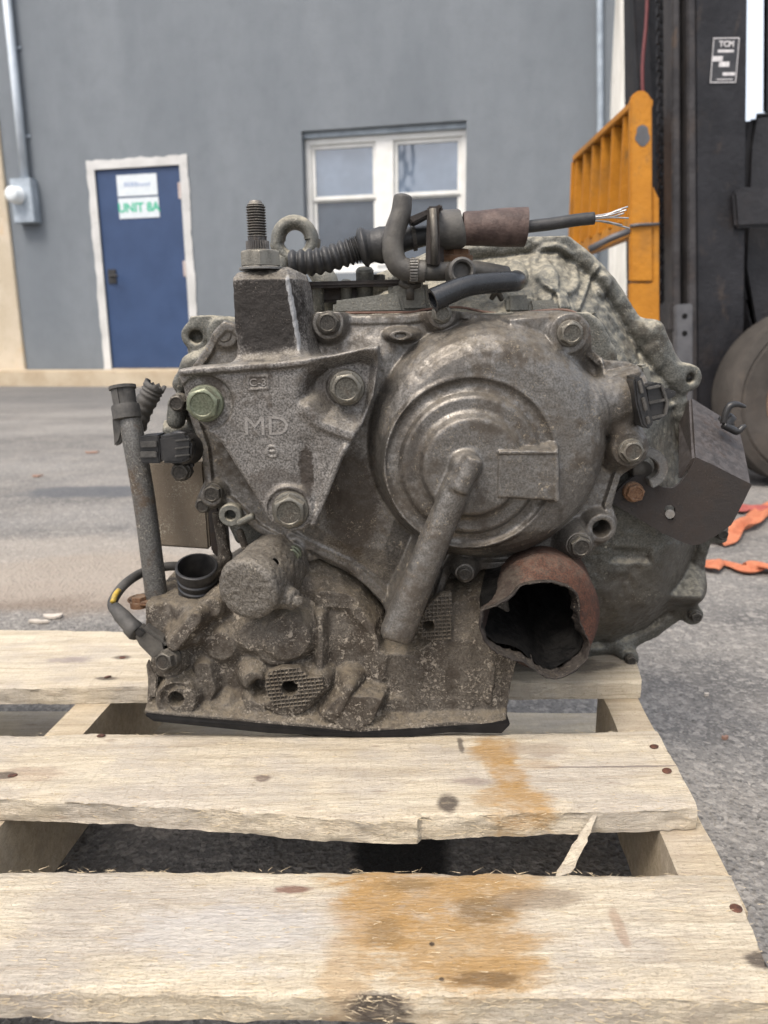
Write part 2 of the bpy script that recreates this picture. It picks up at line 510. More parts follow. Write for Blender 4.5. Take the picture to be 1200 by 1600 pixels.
class Vol:
    def __init__(s, x, y, z, h):
        s.x, s.y, s.z, s.h = x, y, z, h
        s.X, s.Y, s.Z = x[:, None, None], y[None, :, None], z[None, None, :]
        s.D = np.full((len(x), len(y), len(z)), 1.0, np.float32)

    def sl(s, lo, hi):
        r = []
        for a, l, u in zip((s.x, s.y, s.z), lo, hi):
            i0 = int(np.clip(np.searchsorted(a, l), 0, len(a)))
            i1 = int(np.clip(np.searchsorted(a, u), 0, len(a)))
            r.append(slice(i0, max(i1, i0)))
        return tuple(r)

    def op(s, f, lo, hi, k, sub=False):
        q = s.sl([c - 2 * k - 2 * s.h for c in lo], [c + 2 * k + 2 * s.h for c in hi])
        X, Y, Z = s.X[q[0]], s.Y[:, q[1]], s.Z[:, :, q[2]]
        if min(X.shape[0], Y.shape[1], Z.shape[2]) == 0: return
        d = f(X, Y, Z).astype(np.float32)
        s.D[q] = smax(s.D[q], -d, k) if sub else smin(s.D[q], d, k)

    def capsule(s, a, b, r0, r1=None, k=0.003, sub=False, flat=False):
        r1 = r0 if r1 is None else r1
        a, b = np.array(a, float), np.array(b, float)
        e = b - a
        L = np.linalg.norm(e)
        rm = max(r0, r1)

        def f(X, Y, Z):
            tt = ((X - a[0]) * e[0] + (Y - a[1]) * e[1] + (Z - a[2]) * e[2]) / (L * L)
            t = np.clip(tt, 0, 1)
            if flat: t = tt
            d = np.sqrt((X - a[0] - e[0] * t) ** 2 + (Y - a[1] - e[1] * t) ** 2 + (Z - a[2] - e[2] * t) ** 2) - (r0 + (r1 - r0) * np.clip(t, 0, 1))
            if flat: d = smax(d, (np.abs(tt - 0.5) - 0.5) * L, 0.003)
            return d
        s.op(f, np.minimum(a, b) - rm, np.maximum(a, b) + rm, k, sub)

    def ball(s, c, r, k=0.004, sub=False, sc=(1, 1, 1)):
        c = np.array(c, float)
        s.op(lambda X, Y, Z: (np.sqrt(((X - c[0]) / sc[0]) ** 2 + ((Y - c[1]) / sc[1]) ** 2 + ((Z - c[2]) / sc[2]) ** 2) - r) * min(sc),
             c - r * np.array(sc), c + r * np.array(sc), k, sub)

    def box(s, c, hs, k=0.003, rnd=0.002, sub=False):
        c = np.array(c, float)

        def f(X, Y, Z):
            qx, qy, qz = np.abs(X - c[0]) - hs[0] + rnd, np.abs(Y - c[1]) - hs[1] + rnd, np.abs(Z - c[2]) - hs[2] + rnd
            return np.sqrt(np.maximum(qx, 0) ** 2 + np.maximum(qy, 0) ** 2 + np.maximum(qz, 0) ** 2) + np.minimum(np.maximum(qx, np.maximum(qy, qz)), 0) - rnd
        s.op(f, c - np.array(hs), c + np.array(hs), k, sub)

    def build(s, name, mat, parent, lump=0.0, lsc=60, fine=0.0, fsc=220):
        D = np.pad(s.D, 1, constant_values=1.0)
        ins = D < 0
        n = D.shape
        cnt = np.zeros(tuple(k - 1 for k in n), np.int8)
        for a in (0, 1):
            for b in (0, 1):
                for c in (0, 1):
                    cnt += ins[a:n[0] - 1 + a, b:n[1] - 1 + b, c:n[2] - 1 + c]
        act = (cnt > 0) & (cnt < 8)
        idx = np.argwhere(act)
        cid = np.full(act.shape, -1, np.int32)
        cid[act] = np.arange(len(idx))
        I, J, K = idx.T
        corner = [(a, b, c) for a in (0, 1) for b in (0, 1) for c in (0, 1)]
        val = np.stack([D[I + a, J + b, K + c] for a, b, c in corner], 1)
        acc = np.zeros((len(idx), 3))
        num = np.zeros(len(idx))
        for p in range(8):
            for ax in range(3):
                if corner[p][ax]: continue
                qc = list(corner[p]); qc[ax] = 1
                q = corner.index(tuple(qc))
                va, vb = val[:, p], val[:, q]
                cr = (va < 0) != (vb < 0)
                t = np.where(cr, va / np.where(cr, va - vb, 1), 0)
                pt = np.tile(np.array(corner[p], float), (len(idx), 1))
                pt[:, ax] += t
                acc += pt * cr[:, None]
                num += cr
        V = (idx - 1 + acc / num[:, None]) * s.h + np.array([s.x[0], s.y[0], s.z[0]])
        F = []
        for ax in range(3):
            o = [k for k in range(3) if k != ax]
            A = np.take(ins, range(0, n[ax] - 1), ax)
            B = np.take(ins, range(1, n[ax]), ax)
            e = np.argwhere(A != B)
            ok = (e[:, o[0]] > 0) & (e[:, o[1]] > 0) & (e[:, o[0]] < n[o[0]] - 1) & (e[:, o[1]] < n[o[1]] - 1)
            e = e[ok]
            dirn = A[tuple(e.T)]
            q = []
            for d0, d1 in ((-1, -1), (0, -1), (0, 0), (-1, 0)):
                c = e.copy()
                c[:, o[0]] += d0
                c[:, o[1]] += d1
                q.append(cid[tuple(c.T)])
            q = np.stack(q, 1)
            flip = dirn if ax != 1 else ~dirn
            q = np.where(flip[:, None], q, q[:, ::-1])
            F.append(q)
        F = np.concatenate(F)
        if lump or fine:
            # push the vertices along their normals: uneven sand-cast skin
            a, b, c = V[F[:, 0]], V[F[:, 1]], V[F[:, 2]]
            fn = np.cross(b - a, c - a)
            vn = np.zeros_like(V)
            for k in range(4): np.add.at(vn, F[:, k], fn)
            vn /= np.linalg.norm(vn, axis=1)[:, None] + 1e-12
            V = V + vn * (lump * vnoise(V, lsc) + fine * vnoise(V, fsc, 3.3))[:, None]
        me = bpy.data.meshes.new(name)
        me.vertices.add(len(V))
        me.vertices.foreach_set('co', V.astype(np.float32).ravel())
        me.loops.add(len(F) * 4)
        me.loops.foreach_set('vertex_index', F.astype(np.int32).ravel())
        me.polygons.add(len(F))
        me.polygons.foreach_set('loop_start', np.arange(len(F), dtype=np.int32) * 4)
        me.update(calc_edges=True)
        me.validate()
        return link(name, me, mat, parent, True)


# ================================================================== THE SETTING
# ------------------------------------------------------------------ asphalt yard
def asphalt():
    t = NT('worn_asphalt')
    p = t.pos
    big = t.noise(0.9, 4, 0.6, vec=t.scaled(p, (1, 2.2, 1)))
    mid = t.noise(7, 5, 0.65)
    st = t.voro(130)
    st2 = t.voro(330, out='Color')
    c = t.mix(t.ramp(big, 0.34, 0.66), (0.092, 0.089, 0.086), (0.190, 0.182, 0.171))
    c = t.mix(t.ramp(mid, 0.35, 0.75, 0, 0.5), c, (0.245, 0.226, 0.20))
    # exposed aggregate of two sizes
    g = t.t.nodes.new('ShaderNodeSeparateColor')
    t.put(g.inputs[0], st2)
    c = t.mix(t.ramp(g.outputs[0], 0.55, 1.0, 0, 0.5), c, (0.30, 0.285, 0.262))
    c = t.mix(t.ramp(g.outputs[1], 0.72, 1.0, 0, 0.65), c, (0.07, 0.068, 0.065))
    vc = t.t.nodes.new('ShaderNodeSeparateColor')
    t.put(vc.inputs[0], t.voro(130, out='Color'))
    c = t.mix(t.ramp(vc.outputs[0], 0.75, 0.95, 0, 0.45), c, (0.34, 0.32, 0.29))
    # newer dark strip of asphalt along the kerb
    x = t.xyz(p)
    along = t.math('ADD', x[1], t.math('MULTIPLY', x[0], 0.21))
    edge = t.math('ADD', along, t.math('MULTIPLY', t.math('SUBTRACT', mid, 0.5), 0.5))
    c = t.mix(t.ramp(edge, 4.3, 5.6, 0, 0.6), c, (0.10, 0.10, 0.10))
    # oil stains and pale dust spills
    def blot(pt, rx, ry, col, a, c):
        dx = t.math('DIVIDE', t.math('SUBTRACT', x[0], float(pt[0])), rx)
        dy = t.math('DIVIDE', t.math('SUBTRACT', x[1], float(pt[1])), ry)
        d = t.math('SQRT', t.math('ADD', t.math('MULTIPLY', dx, dx), t.math('MULTIPLY', dy, dy)))
        d = t.math('ADD', d, t.math('MULTIPLY', t.math('SUBTRACT', mid, 0.5), 0.9))
        return t.mix(t.ramp(d, 0.7, 1.1, a, 0), c, col)
    c = blot(aZ(150, 768, 0), 0.28, 0.10, (0.075, 0.08, 0.09), 0.75, c)
    c = blot(aZ(180, 905, 0), 0.40, 0.22, (0.20, 0.15, 0.105), 0.5, c)
    c = blot(aZ(60, 930, 0), 0.25, 0.08, (0.17, 0.13, 0.10), 0.45, c)
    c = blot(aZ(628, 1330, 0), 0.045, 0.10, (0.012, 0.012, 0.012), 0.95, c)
    c = blot(aZ(100, 880, 0), 0.8, 0.25, (0.36, 0.32, 0.27), 0.45, c)
    b = t.bump(t.ramp(st, 0.0, 0.6, 1, 0), 0.0025, 0.8)
    b = t.bump(t.voro(330), 0.0016, 0.7, b)
    b = t.bump(mid, 0.01, 0.5, b)
    return t.done(c, 0.85, 0, b, 0.3)


g = MB()
n = 24
xs = [-90 + 180 * i / n for i in range(n + 1)]
ys = [-60 + 180 * i / n for i in range(n + 1)]
g.add([(x, y, 0) for y in ys for x in xs], [(j * (n + 1) + i, j * (n + 1) + i + 1, (j + 1) * (n + 1) + i + 1, (j + 1) * (n + 1) + i) for j in range(n) for i in range(n)])
tag(g.build('ground', asphalt()), kind='structure')

# ------------------------------------------------------------------ building wall plane
WYAW = R(12)
WU = np.array([math.cos(WYAW), -math.sin(WYAW), 0])
WN = np.array([-math.sin(WYAW), -math.cos(WYAW), 0])
W0 = aY(220, 577, 8.2)


def aW(px, py, off=0.0):
    d = ray(px, py)
    return CAM + d * (((W0 + WN * off - CAM) @ WN) / (d @ WN))


def uz(px, py, off=0.0):
    p = aW(px, py, off) - W0
    return p @ WU, p[2] + W0[2]


def Wp(u, z, off=0.0):
    return W0 + WU * u + WN * off + np.array([0, 0, z - W0[2]])


KERB = float(W0[2])


def wbox(mb, u0, u1, z0, z1, o0, o1):
    mb.hexa([Wp(u0, z0, o1), Wp(u1, z0, o1), Wp(u1, z1, o1), Wp(u0, z1, o1)],
            [Wp(u0, z0, o0), Wp(u1, z0, o0), Wp(u1, z1, o0), Wp(u0, z1, o0)])
    return mb


def stucco(name, a, b, bump=0.004, sc=6):
    t = NT(name)
    v = t.scaled(t.pos, (1, 1, 0.35))
    c = t.mix(t.ramp(t.noise(1.3, 5, 0.65, vec=v), 0.3, 0.7), a, b)
    c = t.mix(t.ramp(t.noise(sc, 5, 0.7), 0.35, 0.8, 0, 0.4), c, tuple(k * 0.82 for k in a))
    return t.done(c, 0.75, 0, t.bump(t.noise(90, 4, 0.6), bump), 0.3)


def concrete(name, a, b, stain=(0.36, 0.25, 0.14), samt=0.3):
    t = NT(name)
    c = t.mix(t.ramp(t.noise(3, 5, 0.6), 0.3, 0.7), a, b)
    c = t.mix(t.ramp(t.noise(1.1, 4, 0.6), 0.52, 0.68, 0, samt), c, stain)
    c = t.mix(t.ramp(t.noise(30, 4, 0.6), 0.55, 0.75, 0, 0.35), c, tuple(k * 0.6 for k in a))
    return t.done(c, 0.85, 0, t.bump(t.noise(60, 4, 0.6), 0.006), 0.3)


M['wall'] = stucco('grey_painted_stucco', (0.136, 0.154, 0.172), (0.170, 0.189, 0.208))
M['pier'] = concrete('bare_cream_stucco', (0.42, 0.36, 0.27), (0.50, 0.44, 0.35), (0.48, 0.28, 0.10), 0.75)
M['mortar'] = concrete('whitish_mortar', (0.42, 0.42, 0.41), (0.54, 0.54, 0.53), samt=0.05)
M['kerb'] = concrete('tan_concrete', (0.36, 0.29, 0.20), (0.46, 0.39, 0.29), (0.62, 0.55, 0.42), 0.4)
M['bluedoor'] = plain('blue_door_paint', (0.013, 0.036, 0.098), (0.019, 0.046, 0.118), 0.5, sc=4, bump=0.001, bsc=40)
M['whitepvc'] = plain('white_window_frame', (0.60, 0.60, 0.57), (0.68, 0.68, 0.66), 0.45, sc=8)
M['galv'] = plain('grey_painted_metal', (0.25, 0.29, 0.33), (0.36, 0.41, 0.46), 0.45, 0.2, sc=9)
M['dark'] = plain('dark_interior', (0.02, 0.022, 0.026), (0.035, 0.037, 0.042), 0.7, sc=3)
M['hinge'] = plain('worn_hinge', (0.35, 0.27, 0.24), (0.55, 0.48, 0.45), 0.45, 0.5, sc=60)
M['signwhite'] = plain('white_sign_board', (0.50, 0.55, 0.58), (0.56, 0.60, 0.63), 0.4, sc=20)
M['signgreen'] = plain('green_sign_lettering', (0.03, 0.33, 0.20), (0.04, 0.38, 0.24), 0.5)
M['signblue'] = plain('faint_blue_lettering', (0.27, 0.33, 0.45), (0.31, 0.37, 0.49), 0.5)


def glassmat(name, col, rough, spec=0.5):
    t = NT(name)
    c = t.mix(t.ramp(t.noise(3, 3), 0.35, 0.65), col, tuple(k * 1.35 for k in col))
    m = t.done(c, rough, 0.0, t.bump(t.noise(2.5, 2), 0.01), spec)
    t.b.inputs['IOR'].default_value = 1.9
    return m


M['glass'] = glassmat('window_glass', (0.085, 0.115, 0.160), 0.06, 0.8)
M['screen'] = glassmat('window_glass_behind_screen', (0.045, 0.056, 0.072), 0.25, 0.4)

bld = thing('building', W0, 'grey stucco building wall with blue door and white framed double window', 'building')
dU0, dZ1 = uz(148, 265)
dU1 = uz(281, 258)[0]
dZ1 = 0.5 * (dZ1 + uz(281, 258)[1])
wU0, wZ1 = uz(471, 205)
wU1 = uz(729, 189)[0]
wZ0 = wZ1 - 1.28
pU = uz(20, 380)[0]
eU = uz(1012, 100)[0]
L0, TOP = pU - 6.0, 5.2
wl = MB()
zb = -0.05
for u0, u1, z0, z1 in ((pU, dU0, zb, TOP), (dU0, dU1, dZ1, TOP), (dU1, wU0, zb, TOP), (wU0, wU1, zb, wZ0), (wU0, wU1, wZ1, TOP), (wU1, eU, zb, TOP)):
    wbox(wl, u0, u1, z0, z1, -0.25, 0)
wl.build('wall', M['wall'], bld)
wbox(MB(), L0, pU, zb, TOP, -0.25, 0.03).build('masonry_pier', M['pier'], bld, bevel=0.01)
wbox(MB(), L0, eU, TOP, TOP + 0.12, -0.35, 0.08).build('roof_coping', M['galv'], bld)
wbox(MB(), pU + 0.3, eU - 0.2, zb, TOP - 0.1, -4.0, -3.9).build('rear_wall', M['dark'], bld)
# rough mortar band round the door
sr = MB()
rr = random.Random(3)


def ragged(u0, u1, z0, z1, side):
    """strip with an uneven outer edge"""
    n = 40
    a, b = [], []
    for k in range(n + 1):
        t = k / n
        j = 0.005 * math.sin(k * 0.4 + u0) + 0.004 * math.sin(k * 1.1 + z0) + 0.004 * rr.uniform(-1, 1)
        if side == 'L': a.append(Wp(u0 + j, z0 + (z1 - z0) * t, 0.012)); b.append(Wp(u1, z0 + (z1 - z0) * t, 0.014))
        if side == 'R': a.append(Wp(u0, z0 + (z1 - z0) * t, 0.014)); b.append(Wp(u1 + j, z0 + (z1 - z0) * t, 0.012))
        if side == 'T': a.append(Wp(u0 + (u1 - u0) * t, z0, 0.014)); b.append(Wp(u0 + (u1 - u0) * t, z1 + j, 0.012))
    off = -WN * 0.011
    for k in range(n):
        q = [a[k], b[k], b[k + 1], a[k + 1]]
        sr.hexa(q, [p + off for p in q])


ragged(dU0 - 0.085, dU0, KERB, dZ1, 'L')
ragged(dU1, dU1 + 0.085, KERB, dZ1, 'R')
ragged(dU0 - 0.085, dU1 + 0.085, dZ1, dZ1 + 0.085, 'T')
sr.build('door_surround', M['mortar'], bld)
door = wbox(MB(), dU0 + 0.004, dU1 - 0.004, KERB + 0.012, dZ1 - 0.004, -0.055, -0.012).build('door', M['bluedoor'], bld, bevel=0.003)
fr = MB()
wbox(fr, dU0, dU0 + 0.003, KERB, dZ1, -0.12, -0.001)
for py in (298, 420, 540):
    u, z = uz(277, py)
    wbox(MB(), dU1 - 0.035, dU1 - 0.006, z - 0.075, z + 0.075, -0.012, 0.004).build('hinge', M['hinge'], door, bevel=0.003)
hu, hz = uz(175, 432)
h = MB()
wbox(h, hu - 0.045, hu + 0.045, hz - 0.07, hz + 0.07, -0.012, 0.0)
h.tube([Wp(hu, hz, 0), Wp(hu, hz, 0.05), Wp(hu + 0.01, hz, 0.06), Wp(hu + 0.10, hz, 0.06)], 0.011, 10)
h.build('handle', M['plastic'], door, bevel=0.003)
wbox(MB(), dU0, dU1, KERB - 0.14, KERB + 0.010, -0.25, -0.002).build('threshold', M['kerb'], bld)
# window: deep reveal, outer frame, two double-hung units
wp = MB()
ft = 0.055
wbox(wp, wU0, wU1, wZ1 - ft - 0.05, wZ1 - 0.05, -0.17, -0.10)
wbox(wp, wU0, wU1, wZ0, wZ0 + ft, -0.17, -0.10)
for u in (wU0, wU1 - ft): wbox(wp, u, u + ft, wZ0 + ft, wZ1 - ft - 0.05, -0.17, -0.10)
mid = (wU0 + wU1) / 2
wbox(wp, mid - 0.085, mid + 0.085, wZ0 + ft, wZ1 - ft - 0.05, -0.17, -0.09)
win = wp.build('window', M['whitepvc'], bld, bevel=0.004)
wbox(MB(), wU0, wU1, wZ1 - 0.048, wZ1, -0.17, -0.06).build('lintel', M['galv'], bld)
for a, b in ((wU0 + ft, mid - 0.085), (mid + 0.085, wU1 - ft)):
    zr = uz(540, 308)[1]
    zt, zo = wZ1 - ft - 0.05, wZ0 + ft
    for nm, z0, z1, o, gm in (('upper', zr, zt, -0.135, 'glass'), ('lower', zo, zr + 0.02, -0.155, 'screen')):
        s = MB()
        b_ = 0.035
        wbox(s, a, b, z0, z0 + b_, o - 0.02, o + 0.012)
        wbox(s, a, b, z1 - b_, z1, o - 0.02, o + 0.012)
        wbox(s, a, a + b_, z0 + b_, z1 - b_, o - 0.02, o + 0.012)
        wbox(s, b - b_, b, z0 + b_, z1 - b_, o - 0.02, o + 0.012)
        s.build('sash', M['whitepvc'], win, bevel=0.003)
        wbox(MB(), a + b_, b - b_, z0 + b_, z1 - b_, o - 0.012, o - 0.004).build('pane', M[gm], win)

# ------------------------------------------------------------------ kerb footway along the wall
kf = -0.0
fw = MB()
uk = -30
F0 = aZ(130, 604, 0)
ko = float((F0 - W0) @ WN)
wbox(fw, -30, 30, -0.05, KERB, -0.02 + 0.022, ko)
kb = link('footway', fw.mesh('footway', 0.02), M['kerb'], None, False)
tag(kb, kind='structure')

# ------------------------------------------------------------------ writing helper
def text_mesh(s, size, M4, depth=0.0, bold=0.0):
    cu = bpy.data.curves.new('lettering', 'FONT')
    cu.body = s
    cu.size = size
    cu.align_x = 'CENTER'
    cu.align_y = 'CENTER'
    cu.extrude = depth
    cu.offset = bold
    cu.resolution_u = 4
    o = bpy.data.objects.new('lettering', cu)
    COL.objects.link(o)
    dg = bpy.context.evaluated_depsgraph_get()
    me = bpy.data.meshes.new_from_object(o.evaluated_get(dg))
    bpy.data.objects.remove(o)
    bpy.data.curves.remove(cu)
    me.transform(M4)
    return me


def wframe(u, z, off):
    Mx = Matrix.Identity(4)
    p = Wp(u, z, off)
    for i in range(3):
        Mx[i][0], Mx[i][1], Mx[i][2], Mx[i][3] = WU[i], (0, 0, 1)[i], WN[i], p[i]
    return Mx


for (x0, y0, x1, y1), lab in (((181, 274, 246, 304), 'small white sign with faint blue lettering, upper of two on the blue door'),
                              ((184, 310, 249, 339), 'small white sign reading UNIT 8A in green, lower of two on the blue door')):
    u0, z1 = uz(x0, y0)
    u1, z0 = uz(x1, y1)
    r = thing('door_sign', Wp((u0 + u1) / 2, z0, -0.005), lab, 'sign', 'signs on the blue door')
    wbox(MB(), u0, u1, z0, z1, -0.0115, -0.006).build('sign_board', M['signwhite'], r)
    if 'UNIT' in lab:
        me = text_mesh('UNIT 8A', (z1 - z0) * 0.62, wframe((u0 + u1) / 2, (z0 + z1) / 2, -0.0050), 0.0006, 0.004)
        link('lettering', me, M['signgreen'], r, False)
    else:
        # a line of small faint print, too blurred to read
        k = MB()
        rr = random.Random(5)
        u = u0 + 0.08
        while u < u1 - 0.08:
            w = rr.uniform(0.018, 0.034)
            wbox(k, u, u + w, (z0 + z1) / 2 - 0.012, (z0 + z1) / 2 + rr.choice((0.012, 0.02, 0.03)), -0.006, -0.0045)
            u += w + 0.01
        k.build('lettering', M['signblue'], r)

# ------------------------------------------------------------------ meter box, conduits
mu, mz = uz(36, 315, 0.1)
mt = thing('electric_meter', Wp(mu, mz - 0.2, 0.02), 'grey electric meter box with round glass dial on the wall', 'electric meter')
u0, z1 = uz(14, 279, 0.12)
u1, z0 = uz(54, 347, 0.12)
wbox(MB(), u0, u1, z0, z1, 0.002 if u0 > pU else 0.032, 0.12).build('meter_box', M['galv'], mt, bevel=0.008)
c = uz(30, 305, 0.14)
fm = wframe(c[0] - 0.03, c[1], 0.12)
MB().lathe([(0.085, 0), (0.085, 0.03), (0.078, 0.035), (0.076, 0.10), (0.05, 0.118), (0.0, 0.12)], fm, 28, False).build('meter_dial', plain('meter_glass', (0.62, 0.66, 0.68), (0.7, 0.74, 0.76), 0.12), mt, smooth=True)
cp = uz(38, 278, 0.07)
ct = uz(10, 0, 0.07)
cpt = thing('conduit_pipe', Wp(cp[0], cp[1], 0.03), 'pale grey conduit pipe running up the wall from the meter box', 'pipe')
MB().tube([Wp(cp[0], cp[1] + 0.0, 0.06), Wp((cp[0] + ct[0]) / 2, (cp[1] + ct[1]) / 2, 0.06), Wp(ct[0], TOP - 0.2, 0.06)], 0.042, 16).build('pipe', plain('pale_conduit', (0.42, 0.47, 0.52), (0.5, 0.55, 0.6), 0.4, 0.2, sc=10), cpt, smooth=True)
for f in (0.25, 0.75):
    z = cp[1] + (ct[1] - cp[1]) * f
    wbox(MB(), cp[0] - 0.075, cp[0] + 0.075, z - 0.015, z + 0.015, 0.003 if cp[0] - 0.075 > pU else 0.033, 0.016 if cp[0] - 0.075 > pU else 0.04).build('pipe_strap', M['galv'], cpt, bevel=0.003)
a, b = uz(937, 5, 0.03), uz(938, 190, 0.03)
tc = thing('conduit_pipe', Wp(b[0], KERB, 0.03), 'thin pale conduit running down the wall beside the white post', 'pipe')
MB().tube([Wp(b[0], KERB, 0.03), Wp(b[0] + 0.01, b[1] - 0.4, 0.03), Wp(b[0], b[1], 0.03), Wp(a[0], a[1], 0.03), Wp(a[0], TOP - 0.1, 0.03)], 0.028, 12).build('pipe', M['galv'], tc, smooth=True)

# white weathered timber post by the corner
t = NT('peeling_white_timber')
v = t.scaled(t.pos, (1, 1, 0.06))
c = t.mix(t.ramp(t.noise(26, 5, 0.65, vec=v), 0.35, 0.7), (0.50, 0.49, 0.45), (0.68, 0.67, 0.63))
c = t.mix(t.ramp(t.noise(60, 4, 0.7, vec=v), 0.60, 0.72, 0, 0.6), c, (0.25, 0.22, 0.19))
M['whitepost'] = t.done(c, 0.8, 0, t.bump(t.noise(60, 4, 0.6, vec=v), 0.01), 0.3)
pb = aZ(968, 612, 0)
pt_ = aY(968, 0, pb[1])
pw = mpp(968, 300, pb[1])
rings = []
for k in range(30):
    f = k / 29
    z = f * 4.4
    w = (26 - 5 * f) * pw
    cx = pb[0] + (pt_[0] - pb[0]) * z / pt_[2] * 0.5
    rings.append([Vector((cx + w * math.cos(a_) * (1 + 0.10 * math.sin(3 * a_ + k * 0.4)), pb[1] + w * math.sin(a_), z)) for a_ in [2 * math.pi * i / 20 for i in range(20)]])
pr = MB().loft(rings).build('timber_post', M['whitepost'], None, smooth=True)
tag(pr, 'whitewashed weathered timber post standing behind the yellow forklift backrest', 'post')

# utility pole with its wires across the yard, mirrored in the window panes
up_r = thing('utility_pole', (-4.3, -3.4, 0), 'timber utility pole with sagging wires, mirrored in the window glass', 'utility pole')
M['poletimber'] = plain('grey_pole_timber', (0.10, 0.08, 0.06), (0.17, 0.14, 0.11), 0.85, sc=12)
MB().tube([(-4.3, -3.4, 0), (-4.3, -3.4, 4.5), (-4.28, -3.4, 9)], [0.17, 0.15, 0.12], 16).build('pole', M['poletimber'], up_r, smooth=True)
MB().box((-4.3, -3.4, 8.4), (2.2, 0.1, 0.12)).build('crossarm', M['poletimber'], up_r, bevel=0.01)
for k in range(4):
    xk = -5.2 + 0.6 * k
    pts_ = [np.array([xk + (9 - 2.2 * k) * f, -3.4 - 1.0 * f, 8.5 - 5.5 * f * (1 - f) - (1.2 * k) * f]) for f in np.linspace(0, 1, 14)]
    MB().tube(pts_, 0.02, 6).build('wire', M['plastic'], up_r, smooth=True)


# ================================================================== THE PALLET
PT = 0.125


def wood(name, stains=(), grey=0.4, light=(0.62, 0.55, 0.425), midc=(0.47, 0.40, 0.295), fuzz=0.0013):
    """stains: (world x, y, rx, ry, colour, amount)"""
    t = NT(name)
    p = t.pos
    gr = t.noise(1, 5, 0.6, vec=t.scaled(p, (9, 130, 130)), dist=0.4)
    fib = t.noise(1, 4, 0.75, vec=t.scaled(p, (110, 620, 620)), dist=1.2)
    fib2 = t.noise(1, 4, 0.75, vec=t.scaled(p, (220, 700, 700), rot=(0, 0, 0.35)), dist=0.6)
    lines = t.noise(1, 3, 0.6, vec=t.scaled(p, (16, 420, 420)), dist=0.3)
    big = t.noise(9, 4, 0.6, vec=t.scaled(p, (1, 1.8, 1)))
    med = t.noise(55, 4, 0.65, vec=t.scaled(p, (0.6, 1.4, 1)))
    c = t.mix(t.ramp(gr, 0.32, 0.68), midc, light)
    c = t.mix(t.ramp(big, 0.44, 0.62, 0, grey), c, (0.40, 0.365, 0.33))
    c = t.mix(t.ramp(med, 0.52, 0.75, 0, 0.35), c, (0.74, 0.66, 0.52))
    c = t.mix(t.ramp(gr, 0.60, 0.78, 0, 0.30), c, (0.30, 0.22, 0.14))
    c = t.mix(t.ramp(lines, 0.50, 0.72, 0, 0.45), c, (0.30, 0.24, 0.165))
    c = t.mix(t.ramp(t.noise(620, 3, 0.7), 0.56, 0.68, 0, 0.5), c, (0.24, 0.19, 0.13))
    saw = t.noise(1, 3, 0.65, vec=t.scaled(p, (420, 45, 45), rot=(0, 0, 0.25)), dist=0.5)
    c = t.mix(t.ramp(saw, 0.52, 0.72, 0, 0.32), c, (0.33, 0.275, 0.205))
    c = t.mix(t.ramp(t.noise(1, 5, 0.7, vec=t.scaled(p, (14, 30, 30), loc=(7, 2, 0))), 0.54, 0.72, 0, 0.5), c, (0.36, 0.315, 0.26))
    x = t.xyz(p)
    c = t.mix(t.ramp(t.noise(1, 3, 0.6, vec=t.scaled(p, (20, 70, 70), loc=(3, 1, 0))), 0.66, 0.74, 0, 0.6), c, (0.26, 0.20, 0.15))
    wet = 0.0
    for sx, sy, rx, ry, col, amt in stains:
        dx = t.math('DIVIDE', t.math('SUBTRACT', x[0], float(sx)), rx)
        dy = t.math('DIVIDE', t.math('SUBTRACT', x[1], float(sy)), ry)
        d = t.math('SQRT', t.math('ADD', t.math('MULTIPLY', dx, dx), t.math('MULTIPLY', dy, dy)))
        d = t.math('ADD', d, t.math('MULTIPLY', t.math('SUBTRACT', big, 0.5), 1.7))
        d = t.math('ADD', d, t.math('MULTIPLY', t.math('SUBTRACT', med, 0.5), 1.3))
        d = t.math('ADD', d, t.math('MULTIPLY', t.math('SUBTRACT', fib, 0.5), 0.8))
        k_ = t.ramp(d, 0.55, 1.15, amt, 0)
        if col == AMB: k_ = t.math('MULTIPLY', k_, t.ramp(t.noise(38, 5, 0.7, vec=t.scaled(p, (1, 1.5, 1), loc=(sx * 9, 0, 0))), 0.32, 0.56, 0.50, 1.0))
        c = t.mix(k_, c, col)
    c = t.mix(t.ramp(fib, 0.50, 0.72, 0, 0.42), c, (0.27, 0.21, 0.145))
    c = t.mix(t.ramp(fib2, 0.54, 0.68, 0, 0.25), c, (0.68, 0.60, 0.46))
    b = t.bump(t.math('ADD', gr, lines), 0.0007)
    b = t.bump(fib, fuzz, 1.0, b)
    b = t.bump(fib2, fuzz * 0.7, 1.0, b)
    return t.done(c, 0.8, 0, b, 0.25)


AMB, DRK, RUS = (0.36, 0.215, 0.078), (0.075, 0.06, 0.05), (0.25, 0.10, 0.05)


def st(px, py, rx, ry, col, amt, z=PT):
    p = aZ(px, py, z)
    return (p[0], p[1], rx, ry, col, amt)


